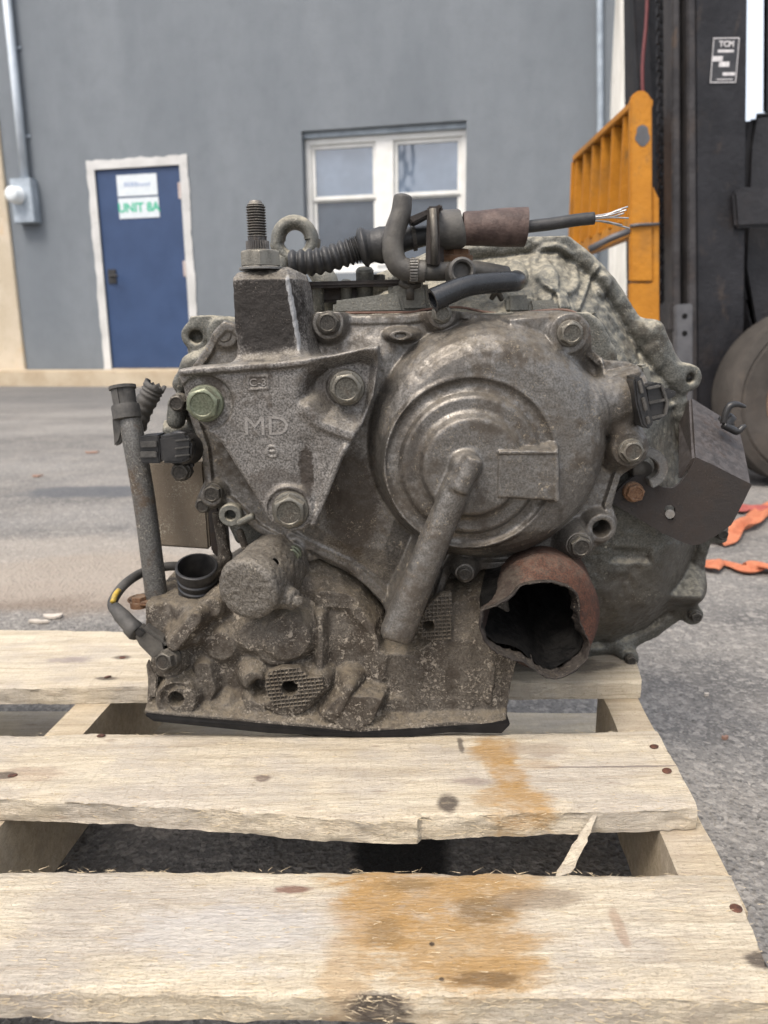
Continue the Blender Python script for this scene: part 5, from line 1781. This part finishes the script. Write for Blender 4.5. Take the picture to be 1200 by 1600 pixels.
# ------------------------------------------------------------------ stud and nut on the bracket neck
sb = aY(404, 412, 0.622)
stp = aY(399, 314, 0.622)
up_ = Vector(stp - sb).normalized()
Mx = axis_frame(sb, up_, (1, 0, 0))
k = mpp(400, 380, 0.622)
nut = hex_mesh('nut', False, False, M['steel'])
nut.materials.clear(); nut.materials.append(M['bolt'])
o = bpy.data.objects.new('nut', nut)
COL.objects.link(o); o.parent = gb
q = axis_frame(aY(408, 419, 0.622), up_, (1, 0, 0)) @ Matrix.Rotation(0.12, 4, 'Z') @ Matrix.Diagonal((31 * k, 31 * k, 25 * k, 1))
q.translation = q.translation - world_loc(gb)
o.matrix_local = q
w_ = MB().lathe([(34 * k, 0), (34 * k, 3 * k), (32 * k, 4.5 * k), (10 * k, 5.5 * k)], axis_frame(aY(408, 422, 0.622), up_, (1, 0, 0)), 32).build('washer', M['steel'], gb, smooth=True)
autosmooth(w_)
L = float(np.linalg.norm(stp - sb))
pr = [(15.5 * k, 0), (15.5 * k, 0.14 * L)]
nsr = 34
st_ = MB()
ser = []
for z in (0.10 * L, 0.36 * L):
    ser.append([Mx @ Vector(((17.0 + 1.3 * (-1) ** i) * k * math.cos(2 * math.pi * i / 56), (15.5 + 1.3 * (-1) ** i) * k * math.sin(2 * math.pi * i / 56), z)) for i in range(56)])
st_.loft(ser)
pr = [(14.5 * k, 0.36 * L), (14.5 * k, 0.42 * L)]
z = 0.42
for i in range(12):
    pr += [(15.2 * k, (z + 0.010) * L), (15.2 * k, (z + 0.018) * L), (12.2 * k, (z + 0.032) * L), (12.2 * k, (z + 0.036) * L)]
    z += 0.0425
pr += [(13.5 * k, 0.935 * L), (10.5 * k, 0.965 * L), (9 * k, 1.0 * L), (0, 1.0 * L)]
st_.lathe(pr, Mx, 28, False)
so = st_.build('stud', M['neck'], gb, smooth=True)
autosmooth(so, 30)

# ------------------------------------------------------------------ lifting eye behind the stud
c = aY(461, 375, 0.735)
k2 = mpp(461, 375, 0.735)
ey = MB()
rg = []
for i in range(33):
    a = 2 * math.pi * i / 32
    e = np.array([math.cos(a), 0, math.sin(a)])
    rr_ = (26 + (3 if math.sin(a) < 0 else 0)) * k2
    p = c + e * rr_
    rg.append([tuple(p + e * 12.5 * k2 * math.cos(b) * 0.9 + np.array([0, 0.010 * math.sin(b), 0])) for b in [2 * math.pi * j / 12 + math.pi / 12 for j in range(12)]])
ey.loft(rg, False, False)
ey.tube([aY(440, 400, 0.735), aY(420, 440, 0.735), aY(410, 480, 0.73)], 0.011, 12)
ey.tube([aY(482, 398, 0.735), aY(510, 440, 0.735), aY(520, 480, 0.73)], 0.011, 12)
ey.build('lifting_eye', M['bell'], gb, smooth=True)

# ------------------------------------------------------------------ shift cable: bellows, bulb, sleeve, cut end
Yc = 0.675
kc = mpp(600, 380, Yc)
ax = spline([aY(452, 412, Yc), aY(500, 408, Yc), aY(545, 394, Yc), aY(562, 388, Yc)], 40)
nb = len(ax)
rad = [(16.5 + 4.6 * (0.5 + 0.5 * math.cos(2 * math.pi * 11 * i / (nb - 1) + math.pi)) ** 0.6) * kc for i in range(nb)]
MB().tube(ax, rad, 28).build('bellows', M['rubber'], gb, smooth=True)
ax = spline([aY(560, 389, Yc), aY(572, 386, Yc), aY(585, 384, Yc), aY(605, 382, Yc), aY(625, 376, Yc), aY(660, 369, Yc), aY(690, 364, Yc)], 8)
nn = len(ax)
rad = [float(np.interp(i / (nn - 1), [0, .06, .13, .2, .30, .42, .55, .7, 1], [19, 28, 31, 26, 24, 28, 27, 18, 13])) * kc for i in range(nn)]
MB().tube(ax, rad, 24).build('cable_boot', M['rubber'], gb, smooth=True)
MB().tube([aY(644, 373, Yc), aY(650, 372, Yc)], 19 * kc, 24).build('boot_clip', M['boltd'], gb, smooth=False)
# forked sheet bracket that holds the cable
Yb_ = 0.675
mb = MB()
for (x0_, x1_), y0_, y1_ in (((668, 686), 0.645, 0.651), ((676, 692), 0.668, 0.674)):
    a = [aY(x0_, 322, y0_), aY(x1_, 322, y0_), aY(x1_ + 2, 415, y0_), aY(x0_ - 3, 415, y0_)]
    b = [p + np.array([0, y1_ - y0_, 0]) for p in a]
    mb.hexa(a, b)
a = [aY(636, 340, 0.648), aY(690, 318, 0.648), aY(692, 325, 0.648), aY(645, 350, 0.648)]
mb.hexa(a, [p + np.array([0, 0.022, 0]) for p in a])
mb.build('cable_bracket', M['darksteel'], gb, bevel=0.0012)
MB().tube([aY(676, 326, 0.644), aY(679, 372, 0.643), aY(678, 414, 0.644)], 0.0028, 8).build('lock_clip', M['boltd'], gb, smooth=True)
ax = [aY(678, 360, Yc), aY(681, 360, Yc), aY(716, 358, Yc), aY(721, 358, Yc), aY(724, 357, Yc)]
o = MB().tube(ax, [25 * kc, 29.5 * kc, 29.5 * kc, 28 * kc, 24 * kc], 28).build('cable_ferrule', M['greyhose'], gb, smooth=True)
autosmooth(o, 40)
ax = spline([aY(723, 357, Yc), aY(745, 357, Yc), aY(775, 356, Yc), aY(815, 355, Yc), aY(822, 355, Yc)], 6)
nn = len(ax)
rad = [float(np.interp(i / (nn - 1), [0, .05, .3, .45, .6, .94, 1], [23.5, 25.5, 26, 27.5, 29, 29.5, 26])) * kc for i in range(nn)]
o = MB().tube(ax, rad, 32).build('cable_sleeve', M['brownsleeve'], gb, smooth=True)
autosmooth(o, 40)
MB().tube(spline([aY(818, 355, Yc), aY(860, 350, Yc), aY(900, 344, Yc), aY(928, 341, Yc)], 6), 9.5 * kc, 18).build('cable', M['rubber'], gb, smooth=True)
for q in (((926, 338), (950, 334), (966, 328), (981, 323)), ((926, 340), (948, 337), (966, 332), (979, 328)), ((926, 341), (945, 340), (960, 338), (975, 333)), ((926, 342), (950, 340), (965, 340), (982, 341)),
          ((927, 344), (945, 347), (962, 351), (984, 357)), ((927, 345), (945, 346), (960, 349), (972, 352)), ((927, 339), (942, 338), (958, 332), (972, 327))):
    dy = random.uniform(-0.004, 0.004)
    MB().tube(spline([aY(q[0][0], q[0][1], Yc), aY(*q[1], Yc + dy), aY(*q[2], Yc + dy), aY(*q[3], Yc + 1.6 * dy)], 6), 1.35 * kc, 6).build('wire_strand', M['wire'], gb, smooth=True)

# ------------------------------------------------------------------ breather pipe and hoses
Yh = 0.652
kh = mpp(640, 400, Yh)
ax = spline([aY(630, 303, Yh), aY(629, 312, Yh), aY(626, 335, Yh), aY(616, 365, Yh), aY(614, 392, Yh), aY(622, 414, Yh), aY(640, 422, Yh), aY(665, 424, Yh)], 8)
nn = len(ax)
MB().tube(ax, [float(np.interp(i / (nn - 1), [0, .03, .08, .3, .6, 1], [6, 11, 14, 16, 17, 17])) * kh for i in range(nn)], 22).build('breather_hose', M['greyhose'], gb, smooth=True)
MB().tube(spline([aY(655, 424, Yh), aY(700, 424, Yh + 0.006), aY(740, 422, Yh + 0.015), aY(790, 430, Yh + 0.03)], 8), 14.5 * kh, 20).build('breather_pipe', M['greyhose'], gb, smooth=True)
o = MB().tube([aY(640, 422, Yh), aY(652, 424, Yh)], 19.5 * kh, 28).build('hose_clamp', M['boltd'], gb)
mb = MB()
for i in range(9):
    a = i * 0.22 - 0.9
    c = aY(646, 423, Yh) + np.array([0, -math.cos(a), math.sin(a)]) * 19.5 * kh
    mb.box(c, (0.0062, 0.0022, 0.0012), Matrix.Rotation(-a, 3, 'X'))
mb.build('clamp_teeth', M['steel'], o)
mb = MB()
mb.lathe([(21 * kh, -0.01), (21 * kh, 0.010), (17 * kh, 0.012), (14 * kh, 0.011), (13 * kh, 0.004), (0, 0.004)], axis_frame(aY(718, 426, 0.645), (0.1, -1, 0.05)), 24, False)
o = mb.build('pipe_union', M['greyhose'], gb, smooth=True)
autosmooth(o)
mb = MB()
mb.tube(spline([aY(626, 441, 0.665), aY(640, 447, 0.662), aY(655, 443, 0.665)], 4), 0.0035, 8)
mb.tube([aY(641, 446, 0.662), aY(641, 468, 0.665)], 0.0035, 8)
mb.build('spring_clip', M['boltd'], gb, smooth=True)
# fittings on top of the case, behind the neck
pxbox('pipe_bracket', [(478, 446), (556, 438), (558, 470), (480, 474)], 0.692, 0.700, M['darksteel'], gb, 0.002)
pxbox('bracket_foot', [(476, 440), (640, 436), (642, 446), (478, 450)], 0.676, 0.715, M['darksteel'], gb, 0.002)
pxbox('cast_ledge', [(520, 470), (626, 456), (634, 490), (520, 492)], 0.672, 0.70, M['bell'], gb, 0.003)
pxbox('cast_ledge', [(606, 440), (668, 436), (674, 488), (610, 490)], 0.676, 0.71, M['bell'], gb, 0.004)
pxbox('cast_block', [(792, 462), (830, 460), (832, 490), (792, 490)], 0.676, 0.70, M['bell'], gb, 0.003)
pxbox('cast_block', [(826, 470), (872, 468), (874, 492), (828, 492)], 0.672, 0.70, M['bell'], gb, 0.003)
for px, py, r in ((497, 452, 9), (541, 449, 9), (570, 430, 14), (690, 462, 12), (655, 470, 11)):
    c = aY(px, py, 0.69)
    k9 = mpp(px, py, 0.69)
    o = MB().lathe([(r * k9, -0.02), (r * k9, 0.004), (r * 0.8 * k9, 0.006), (0, 0.0065)], axis_frame(c, (0, -0.4, 1)), 18, False).build('cast_boss', M['bell'], gb, smooth=True)
    autosmooth(o)
# black hose, cut open at its left end
Yk = 0.622
kk = mpp(740, 450, Yk)
P = spline([aY(676, 469, Yk - 0.008), aY(705, 456, Yk - 0.004), aY(735, 446, Yk), aY(770, 442, Yk + 0.006), aY(798, 440, Yk + 0.012), aY(808, 439, Yk + 0.028), aY(806, 437, Yk + 0.05)], 10)
mb = MB()
nP = len(P)
outer_ = MB().tube(P, [float(np.interp(i / (nP - 1), [0, .3, .7, 1], [18, 16, 16, 15.5])) * kk for i in range(nP)], 26, False, True)
ra_ = outer_.v[:26]
c0 = np.mean(np.array(ra_), 0)
dirv = P[1] - P[0]; dirv /= np.linalg.norm(dirv)
inner0 = [tuple(c0 + (np.array(p) - c0) * 0.72) for p in ra_]
inner1 = [tuple(c0 + (np.array(p) - c0) * 0.70 + dirv * 0.02) for p in ra_]
outer_.loft([ra_, inner0, inner1], False, True)
o = outer_.build('rubber_hose', M['hose'], gb, smooth=True)
autosmooth(o, 45)
mb = MB()
mb.tube(spline([aY(768, 466, 0.64), aY(776, 456, 0.635), aY(784, 468, 0.64)], 5), 0.0022, 8)
mb.build('wire_clip', M['boltd'], gb, smooth=True)

# ------------------------------------------------------------------ filler tube with its cap, torn hose, loom
Yt = 0.652
kt = mpp(240, 800, Yt)
ax = spline([aY(246, 944, Yt), aY(237, 870, Yt), aY(225, 780, Yt), aY(213, 710, Yt), aY(204, 660, Yt + 0.004), aY(201, 640, Yt + 0.006)], 8)
o = MB().tube(ax, [float(np.interp(i / (len(ax) - 1), [0, .3, .75, .85, 1], [17.5, 17, 17, 15.5, 16.5])) * kt for i in range(len(ax))], 26).build('filler_tube', M['steel'], gb, smooth=True)
fb = aY(246, 938, Yt)
mb = MB()
ring_ = [(fb[0] + (0.0195 + 0.007 * max(0, -math.cos(a))) * math.cos(a) * 1.0, fb[1] + 0.0165 * math.sin(a)) for a in [2 * math.pi * i / 30 for i in range(30)]]
mb.hexa([(x, y, fb[2] - 0.0005) for x, y in ring_], [(x, y, fb[2] + 0.003) for x, y in ring_])
mb.build('tube_flange', M['rustbolt'], gb, bevel=0.001)
# slotted plastic cup on top of the tube
a, b = aY(200, 660, Yt + 0.004), aY(191, 603, Yt + 0.010)
up2 = (b - a) / np.linalg.norm(b - a)
Mx = axis_frame(b, up2, (1, 0, 0))
kq = mpp(195, 630, Yt)
Lq = float(np.linalg.norm(b - a))
mb = MB()
seg = 36


def ringq(r, z, i0, i1): return [Mx @ Vector((r * math.cos(2 * math.pi * i / seg), r * math.sin(2 * math.pi * i / seg), z)) for i in range(i0, i1 + 1)]


mb.lathe([(17 * kq, -6 * kq), (21 * kq, -5 * kq), (21 * kq, 0), (18.5 * kq, 0.5 * kq), (17 * kq, -3 * kq), (16 * kq, -30 * kq), (0, -30 * kq)], Mx, seg, False)
for s in range(4):
    i0, i1 = s * 9 + 2, s * 9 + 8
    A0, A1 = ringq(18.5 * kq, -5 * kq, i0, i1), ringq(18 * kq, -32 * kq, i0, i1)
    B0, B1 = ringq(15.5 * kq, -5 * kq, i0, i1), ringq(15 * kq, -32 * kq, i0, i1)
    for i in range(6):
        mb.hexa([A0[i], A0[i + 1], A1[i + 1], A1[i]], [B0[i], B0[i + 1], B1[i + 1], B1[i]])
mb.lathe([(15 * kq, -29 * kq), (21 * kq, -30 * kq), (22 * kq, -34 * kq), (22 * kq, -52 * kq), (18.5 * kq, -54 * kq), (16 * kq, -54 * kq)], Mx, seg, False)
o = mb.build('tube_cap', M['dusty_rubber'], gb, smooth=True)
autosmooth(o, 35)
a = [aY(174, 652, Yt - 0.002), aY(184, 640, Yt - 0.002), aY(198, 655, Yt - 0.002), aY(188, 690, Yt - 0.002), aY(178, 700, Yt - 0.002)]
MB().hexa(a, [p + np.array([0.0, 0.014, 0]) for p in a]).build('cap_strap', M['dusty_rubber'], gb, bevel=0.002)
# torn corrugated hose leaning behind the tube
Y2 = 0.70
k2 = mpp(230, 630, Y2)
ax = spline([aY(212, 668, Y2), aY(222, 640, Y2), aY(234, 618, Y2), aY(240, 606, Y2)], 12)
rad = [(16 + 0.9 * math.sin(i * 1.1)) * k2 for i in range(len(ax))]
mb = MB().tube(ax, rad, 24, True, False)
last = mb.v[-24:]
c0 = np.mean(np.array(last), 0)
ev = ax[-1] - ax[-2]; ev = ev / np.linalg.norm(ev)
jag = [tuple(np.array(p) + ev * random.uniform(0, 0.006)) for p in last]
inn = [tuple(c0 + (np.array(p) - c0) * 0.75 + ev * 0.001) for p in jag]
mb.loft([last, jag, inn, [tuple(c0 + (np.array(p) - c0) * 0.9 - ev * 0.02) for p in inn]], False, True)
mb.build('torn_hose', M['dusty_rubber'], gb, smooth=True)

# black sensor with its plug and ear
Ys = 0.630
ks = mpp(270, 700, Ys)
mb = MB()
mb.lathe([(27 * ks, -0.012), (28 * ks, 0.0), (27 * ks, 0.004), (20 * ks, 0.005), (0, 0.005)], axis_frame(aY(283, 700, Ys), (-0.35, -1, 0.1)), 30, False)
mb.build('sensor_body', M['plastic'], gb, smooth=True)
pxbox('sensor_plug', [(246, 682), (290, 678), (300, 690), (298, 716), (284, 724), (252, 724)], Ys - 0.016, Ys + 0.010, M['plastic'], gb, 0.002)
sc_ = pxbox('sensor_socket', [(216, 683), (248, 680), (250, 724), (220, 724)], Ys - 0.016, Ys + 0.006, M['plastic'], gb, 0.001)
for i, y in enumerate((690, 706)):
    pxbox('socket_slot', [(218, y), (244, y - 1), (245, y + 9), (220, y + 10)], Ys - 0.0185, Ys - 0.0158, M['dusty_rubber'], sc_, 0.0006)
for y in (688, 700, 712):
    pxbox('plug_rib', [(272, y), (296, y - 3), (297, y), (273, y + 3)], Ys - 0.0185, Ys - 0.0155, M['dusty_rubber'], gb, 0.0006)
pxbox('sensor_ear', [(268, 720), (296, 716), (302, 735), (292, 752), (275, 752)], Ys + 0.000, Ys + 0.012, M['plastic'], gb, 0.003)

# brown speckled cooler at the back left
q = [aY(226, 722, 0.700), aY(318, 722, 0.690), aY(328, 859, 0.690), aY(238, 853, 0.700)]
dv = np.array([0.0, 0.03, 0.0])
MB().hexa(q, [p + dv for p in q]).build('oil_cooler', M['cooler'], gb, bevel=0.002)
q = [aY(318, 720, 0.688), aY(333, 700, 0.684), aY(348, 880, 0.684), aY(330, 862, 0.688)]
MB().hexa(q, [p + np.array([0.0, 0.04, 0]) for p in q]).build('cooler_bracket', M['darksteel'], gb, bevel=0.0015)

# ribbed black stub standing on the sump
a, b = aY(312, 934, 0.648), aY(307, 884, 0.634)
up2 = (b - a) / np.linalg.norm(b - a)
Mx = axis_frame(a, up2, (1, 0, 0))
kq = mpp(310, 900, 0.645)
Lq = float(np.linalg.norm(b - a))
pr = [(30, 0), (31, .06)]
for i in range(3):
    z = 0.12 + i * 0.2
    pr += [(29.5, z), (29.5, z + .05), (31.5, z + .08), (31.5, z + .13), (29.5, z + .16)]
pr += [(30, .78), (32.5, .80), (32.5, .98), (31, 1.0), (28.5, 1.0), (28, .95), (27, .2), (0, .2)]
o = MB().lathe([(r * kq, z * Lq) for r, z in pr], Mx, 36, False).build('ribbed_stub', M['plastic'], gb, smooth=True)
autosmooth(o, 30)

# wiring loom looping round the tube
lp = [aY(285, 884, 0.69), aY(255, 886, 0.685), aY(222, 895, 0.67), aY(196, 912, 0.645), aY(180, 932, 0.632), aY(176, 948, 0.625), aY(190, 965, 0.618)]
kl = mpp(200, 930, 0.64)
MB().tube(spline(lp, 8), 7.5 * kl, 16).build('wiring_loom', M['dusty_rubber'], gb, smooth=True)
MB().tube(spline([aY(186, 922, 0.632), aY(180, 930, 0.6265), aY(176, 941, 0.621)], 4), 4.2 * kl, 10).build('yellow_tape', M['yellowtape'], gb, smooth=True)
ax = [aY(178, 948, 0.620), aY(190, 962, 0.614), aY(203, 976, 0.610), aY(205, 979, 0.609), aY(214, 988, 0.607), aY(216, 990, 0.606)]
MB().tube(ax, [9 * kl, 12 * kl, 12.5 * kl, 14 * kl, 14.5 * kl, 12 * kl], 14).build('loom_connector', M['dusty_rubber'], gb, smooth=True)
pxbox('connector_body', [(207, 992), (222, 977), (258, 1003), (262, 1020), (240, 1034), (216, 1010)], 0.599, 0.613, M['greyhose'], gb, 0.003)
pxbox('connector_latch', [(209, 990), (217, 981), (228, 988), (219, 998)], 0.5965, 0.600, M['plastic'], gb, 0.001)
q = [(232, 1030), (246, 1060), (244, 1090), (234, 1090), (228, 1040)]
pxbox('loom_bracket', [(240, 1015), (262, 1005), (282, 1020), (284, 1040), (262, 1056), (244, 1050)], 0.602, 0.6055, M['darksteel'], gb, 0.001)
pxbox('bracket_leg', q, 0.600, 0.603, M['case'], gb, 0.001)

# ------------------------------------------------------------------ torn drive-shaft boot, lower right
Yr = 0.575
lip = [(752, 952), (775, 945), (798, 932), (812, 914), (838, 908), (862, 908), (886, 914), (902, 926), (906, 948), (904, 964), (912, 985), (922, 1008), (916, 1032), (896, 1050), (868, 1061), (852, 1058), (836, 1046),
       (818, 1034), (796, 1028), (772, 1018), (756, 1000), (749, 976)]


def resample(P, n):
    P = np.array([P[i % len(P)] for i in range(len(P) + 1)], float)
    d = np.r_[0, np.cumsum(np.linalg.norm(np.diff(P, axis=0), axis=1))]
    t_ = np.linspace(0, d[-1], n, endpoint=False)
    return np.stack([np.interp(t_, d, P[:, k]) for k in range(P.shape[1])], 1)


NR = 88
lip2 = resample(lip, NR)
cen = lip2.mean(0)
ang0 = np.arctan2(lip2[:, 1] - cen[1], lip2[:, 0] - cen[0])
# the lip is not flat: its lower left hangs nearer, its upper right sits deeper
ylip = Yr + 0.012 * (lip2[:, 0] - cen[0]) / 90 - 0.010 * (lip2[:, 1] - cen[1]) / 80
rp = random.Random(9)
jit = np.array([rp.uniform(-1, 1) for _ in range(NR)])
F0_ = np.array([aY(p[0], p[1], y) for p, y in zip(lip2, ylip)])
cb = np.array([851, 965.0])
rim_px = np.stack([cb[0] + (88 + 2 * np.cos(3 * ang0)) * np.cos(ang0), cb[1] + (88) * np.sin(ang0)], 1)
F1 = np.array([aY(cb[0] + 86 * math.cos(a), cb[1] - 8 + 90 * math.sin(a), 0.605) for a in ang0])
F2 = np.array([aY(846 + 82 * math.cos(a), 935 + 82 * math.sin(a), 0.64) for a in ang0])
F3 = np.array([aY(848 + 74 * math.cos(a), 915 + 70 * math.sin(a), 0.68) for a in ang0])
F4 = np.array([aY(848 + 70 * math.cos(a), 912 + 66 * math.sin(a), 0.73) for a in ang0])
mid_ = (F0_ * 0.5 + F1 * 0.5)
mb = MB()
mb.loft([[tuple(p) for p in r] for r in (F4, F3, F2, F1, mid_, F0_ + np.array([0, 0.003, 0]))], True, False)
mb.build('torn_boot', M['boot'], gb, smooth=True)
c3 = F0_.mean(0)
mb = MB()
rg = []
for s, dy, jj in ((1.005, 0.004, 0), (1.012, 0.0, 0.0008), (1.0, -0.0022, 0.0010), (0.978, -0.0016, 0.0012), (0.962, 0.001, 0.0016), (0.945, 0.006, 0.002), (0.925, 0.014, 0.003)):
    q = c3 + (F0_ - c3) * s + np.array([0, dy, 0])
    q = q + (F0_ - c3) / np.linalg.norm(F0_ - c3, axis=1)[:, None] * (jj * vnoise(F0_ + s, 170) * 2 + jj * 0.4 * jit)[:, None]
    rg.append([tuple(p) for p in q])
mb.loft(rg, False, False)
mb.build('torn_lip', M['bootlip'], gb, smooth=True)
mb = MB()
rg = []
for s, dy in ((0.935, 0.010), (0.90, 0.03), (0.80, 0.055), (0.6, 0.085), (0.3, 0.10), (0.05, 0.102)):
    q = c3 + (F0_ - c3) * s + np.array([0, dy, 0.25 * dy])
    q = q + (0.005 * vnoise(q, 60))[:, None]
    rg.append([tuple(p) for p in q])
mb.loft(rg, False, True)
mb.build('boot_interior', M['black_oil'], gb, smooth=True)

# ------------------------------------------------------------------ folded steel plate with clip, right
Yp = 0.652
front = [(956, 786), (962, 770), (975, 755), (992, 744), (1010, 744), (1020, 752), (1036, 762), (1052, 763), (1063, 755), (1075, 740), (1089, 715), (1116, 727), (1143, 741), (1175, 757), (1160, 788), (1143, 820), (1118, 838),
         (1096, 850), (1082, 852), (1068, 848), (1035, 833), (990, 806)]
hole = [(1040, 802), (1038, 796), (1041, 790), (1049, 789), (1055, 794), (1055, 804), (1051, 812), (1044, 812)]
bm = bmesh.new()
fvs = [bm.verts.new(Vector([float(c) for c in aY(x, y, Yp)])) for x, y in front]
hvs = [bm.verts.new(Vector([float(c) for c in aY(x, y, Yp)])) for x, y in hole]
es = [bm.edges.new((l[i], l[(i + 1) % len(l)])) for l in (fvs, hvs) for i in range(len(l))]
bmesh.ops.triangle_fill(bm, use_beauty=True, edges=es)
bmesh.ops.recalc_face_normals(bm, faces=bm.faces)
ex = bmesh.ops.extrude_face_region(bm, geom=bm.faces[:])
for v in ex['geom']:
    if isinstance(v, bmesh.types.BMVert): v.co.y += 0.003
bmesh.ops.recalc_face_normals(bm, faces=bm.faces)
me = bpy.data.meshes.new('bracket_plate')
bm.to_mesh(me); bm.free()
pl = link('bracket_plate', me, M['darksteel'], gb, False)
# the folded part running back from the bend, and its turned-down left side
bend = [aY(x, y, Yp) + np.array([0, 0.0032, 0]) for x, y in ((1089, 715), (1116, 727), (1143, 741), (1175, 757))]
far = [aY(1081, 622, 0.742), aY(1098, 633, 0.742), aY(1127, 651, 0.742), aY(1155, 672, 0.742)]
rings = []
for k in range(9):
    f = k / 8
    r = [b * (1 - f) + q * f + np.array([0, 0, 0.002 * math.sin(math.pi * f)]) for b, q in zip(bend, far)]
    rings.append([tuple(p) for p in r] + [tuple(p + np.array([-0.0012, 0, -0.003])) for p in r[::-1]])
me = MB().loft(rings).mesh('folded_flange')
link('folded_flange', me, M['darksteel'], pl, False)
q = [aY(1089, 717, Yp) + np.array([0, .0034, 0]), aY(1081, 624, 0.742), aY(1066, 660, 0.742), aY(1068, 748, Yp) + np.array([0, .0034, 0])]
MB().hexa(q, [p + np.array([-0.003, 0.0, 0]) for p in q]).build('side_flange', M['darksteel'], pl)
# slot stud seen through the hole
MB().tube([aY(1047, 803, Yp - 0.002), aY(1048, 803, Yp + 0.03)], 0.0040, 12).build('slot_stud', M['steel'], gb)
# half ring spacer above the plate
P = [aY(1006 + 27 * math.cos(a), 730 + 25 * math.sin(a), 0.645) for a in np.linspace(-1.9, 1.3, 16)]
rg = []
for i, p in enumerate(P):
    e = p - aY(1004, 730, 0.645); e /= np.linalg.norm(e)
    rg.append([tuple(p + e * u * 0.0042 + np.array([0, w * 0.006, 0])) for u, w in ((-1, -1), (1, -1), (1, 1), (-1, 1))])
MB().loft(rg).build('spacer_ring', M['steel'], gb, bevel=0.0008)
MB().lathe([(0.009, -0.02), (0.009, 0.0), (0.008, 0.001), (0.0, 0.001)], axis_frame(aY(1004, 735, 0.655), (0, -1, 0)), 20, False).build('dowel', M['boltd'], gb, smooth=True)
# plastic cable clip standing on the fold
c = aY(1136, 660, 0.70)
kx = mpp(1136, 660, 0.70)
up3 = np.array([0.5, -0.35, 0.8]); up3 /= np.linalg.norm(up3)
MB().lathe([(15 * kx, -0.002), (15 * kx, 0.001), (8 * kx, 0.004), (7 * kx, 0.008), (0, 0.008)], axis_frame(c, up3), 18, False).build('clip_base', M['plastic'], gb, smooth=True)
for nm, q, r in (('clip_arm', [(1130, 662), (1134, 645), (1141, 634), (1152, 632), (1165, 636)], [4.5, 5, 5, 4, 2]), ('clip_arm', [(1130, 664), (1142, 670), (1152, 674), (1160, 668), (1165, 665)], [5, 5, 5, 4, 2.5])):
    ax = spline([aY(x, y, 0.692) for x, y in q], 6)
    MB().tube(ax, [float(np.interp(i / (len(ax) - 1), np.linspace(0, 1, 5), r)) * kx * 1.15 for i in range(len(ax))], 8).build(nm, M['plastic'], gb, smooth=True)

# ------------------------------------------------------------------ black speed sensor connector on the neck at the right
Ye = 0.628
a, b = aY(1000, 628, Ye), aY(1046, 622, Ye)
e = (b - a) / np.linalg.norm(b - a)
Mx = axis_frame(a, e, (0, 0, 1))
ke = mpp(1015, 625, Ye)
pxbox('sensor_flange', [(990, 592), (996, 586), (1003, 588), (1011, 612), (1021, 660), (1019, 668), (1010, 671), (1003, 664), (994, 630)], Ye - 0.026, Ye + 0.012, M['plastic'], gb, 0.0015)
for i, q in enumerate(([(997, 596), (1002, 594), (1007, 614), (1002, 616)], [(1003, 622), (1008, 620), (1013, 640), (1008, 644)], [(1010, 652), (1015, 650), (1017, 662), (1012, 664)])):
    pxbox('flange_slot', q, Ye - 0.0285, Ye - 0.0255, M['greyhose'], gb, 0.0005)
sc2 = pxbox('sensor_connector', [(1007, 607), (1012, 601), (1030, 597), (1038, 602), (1047, 628), (1044, 648), (1036, 655), (1018, 659), (1014, 650)], Ye - 0.020, Ye + 0.014, M['plastic'], gb, 0.002)
for q in ([(1011, 606), (1032, 601), (1034, 605), (1012, 610)], [(1014, 628), (1040, 623), (1041, 627), (1015, 633)], [(1017, 652), (1040, 647), (1040, 651), (1019, 657)], [(1032, 600), (1037, 602), (1046, 630), (1043, 648), (1038, 650), (1041, 630)]):
    pxbox('connector_rib', q, Ye - 0.0235, Ye - 0.0195, M['greyhose'] if False else M['dusty_rubber'], sc2, 0.0006)
pxbox('connector_tab', [(1036, 612), (1046, 606), (1050, 612), (1056, 610), (1057, 618), (1046, 624), (1036, 622)], Ye - 0.01, Ye + 0.006, M['plastic'], gb, 0.0008)
pxbox('connector_lug', [(1000, 572), (1014, 568), (1020, 600), (1006, 606)], Ye + 0.002, Ye + 0.02, M['bell'], gb, 0.002)
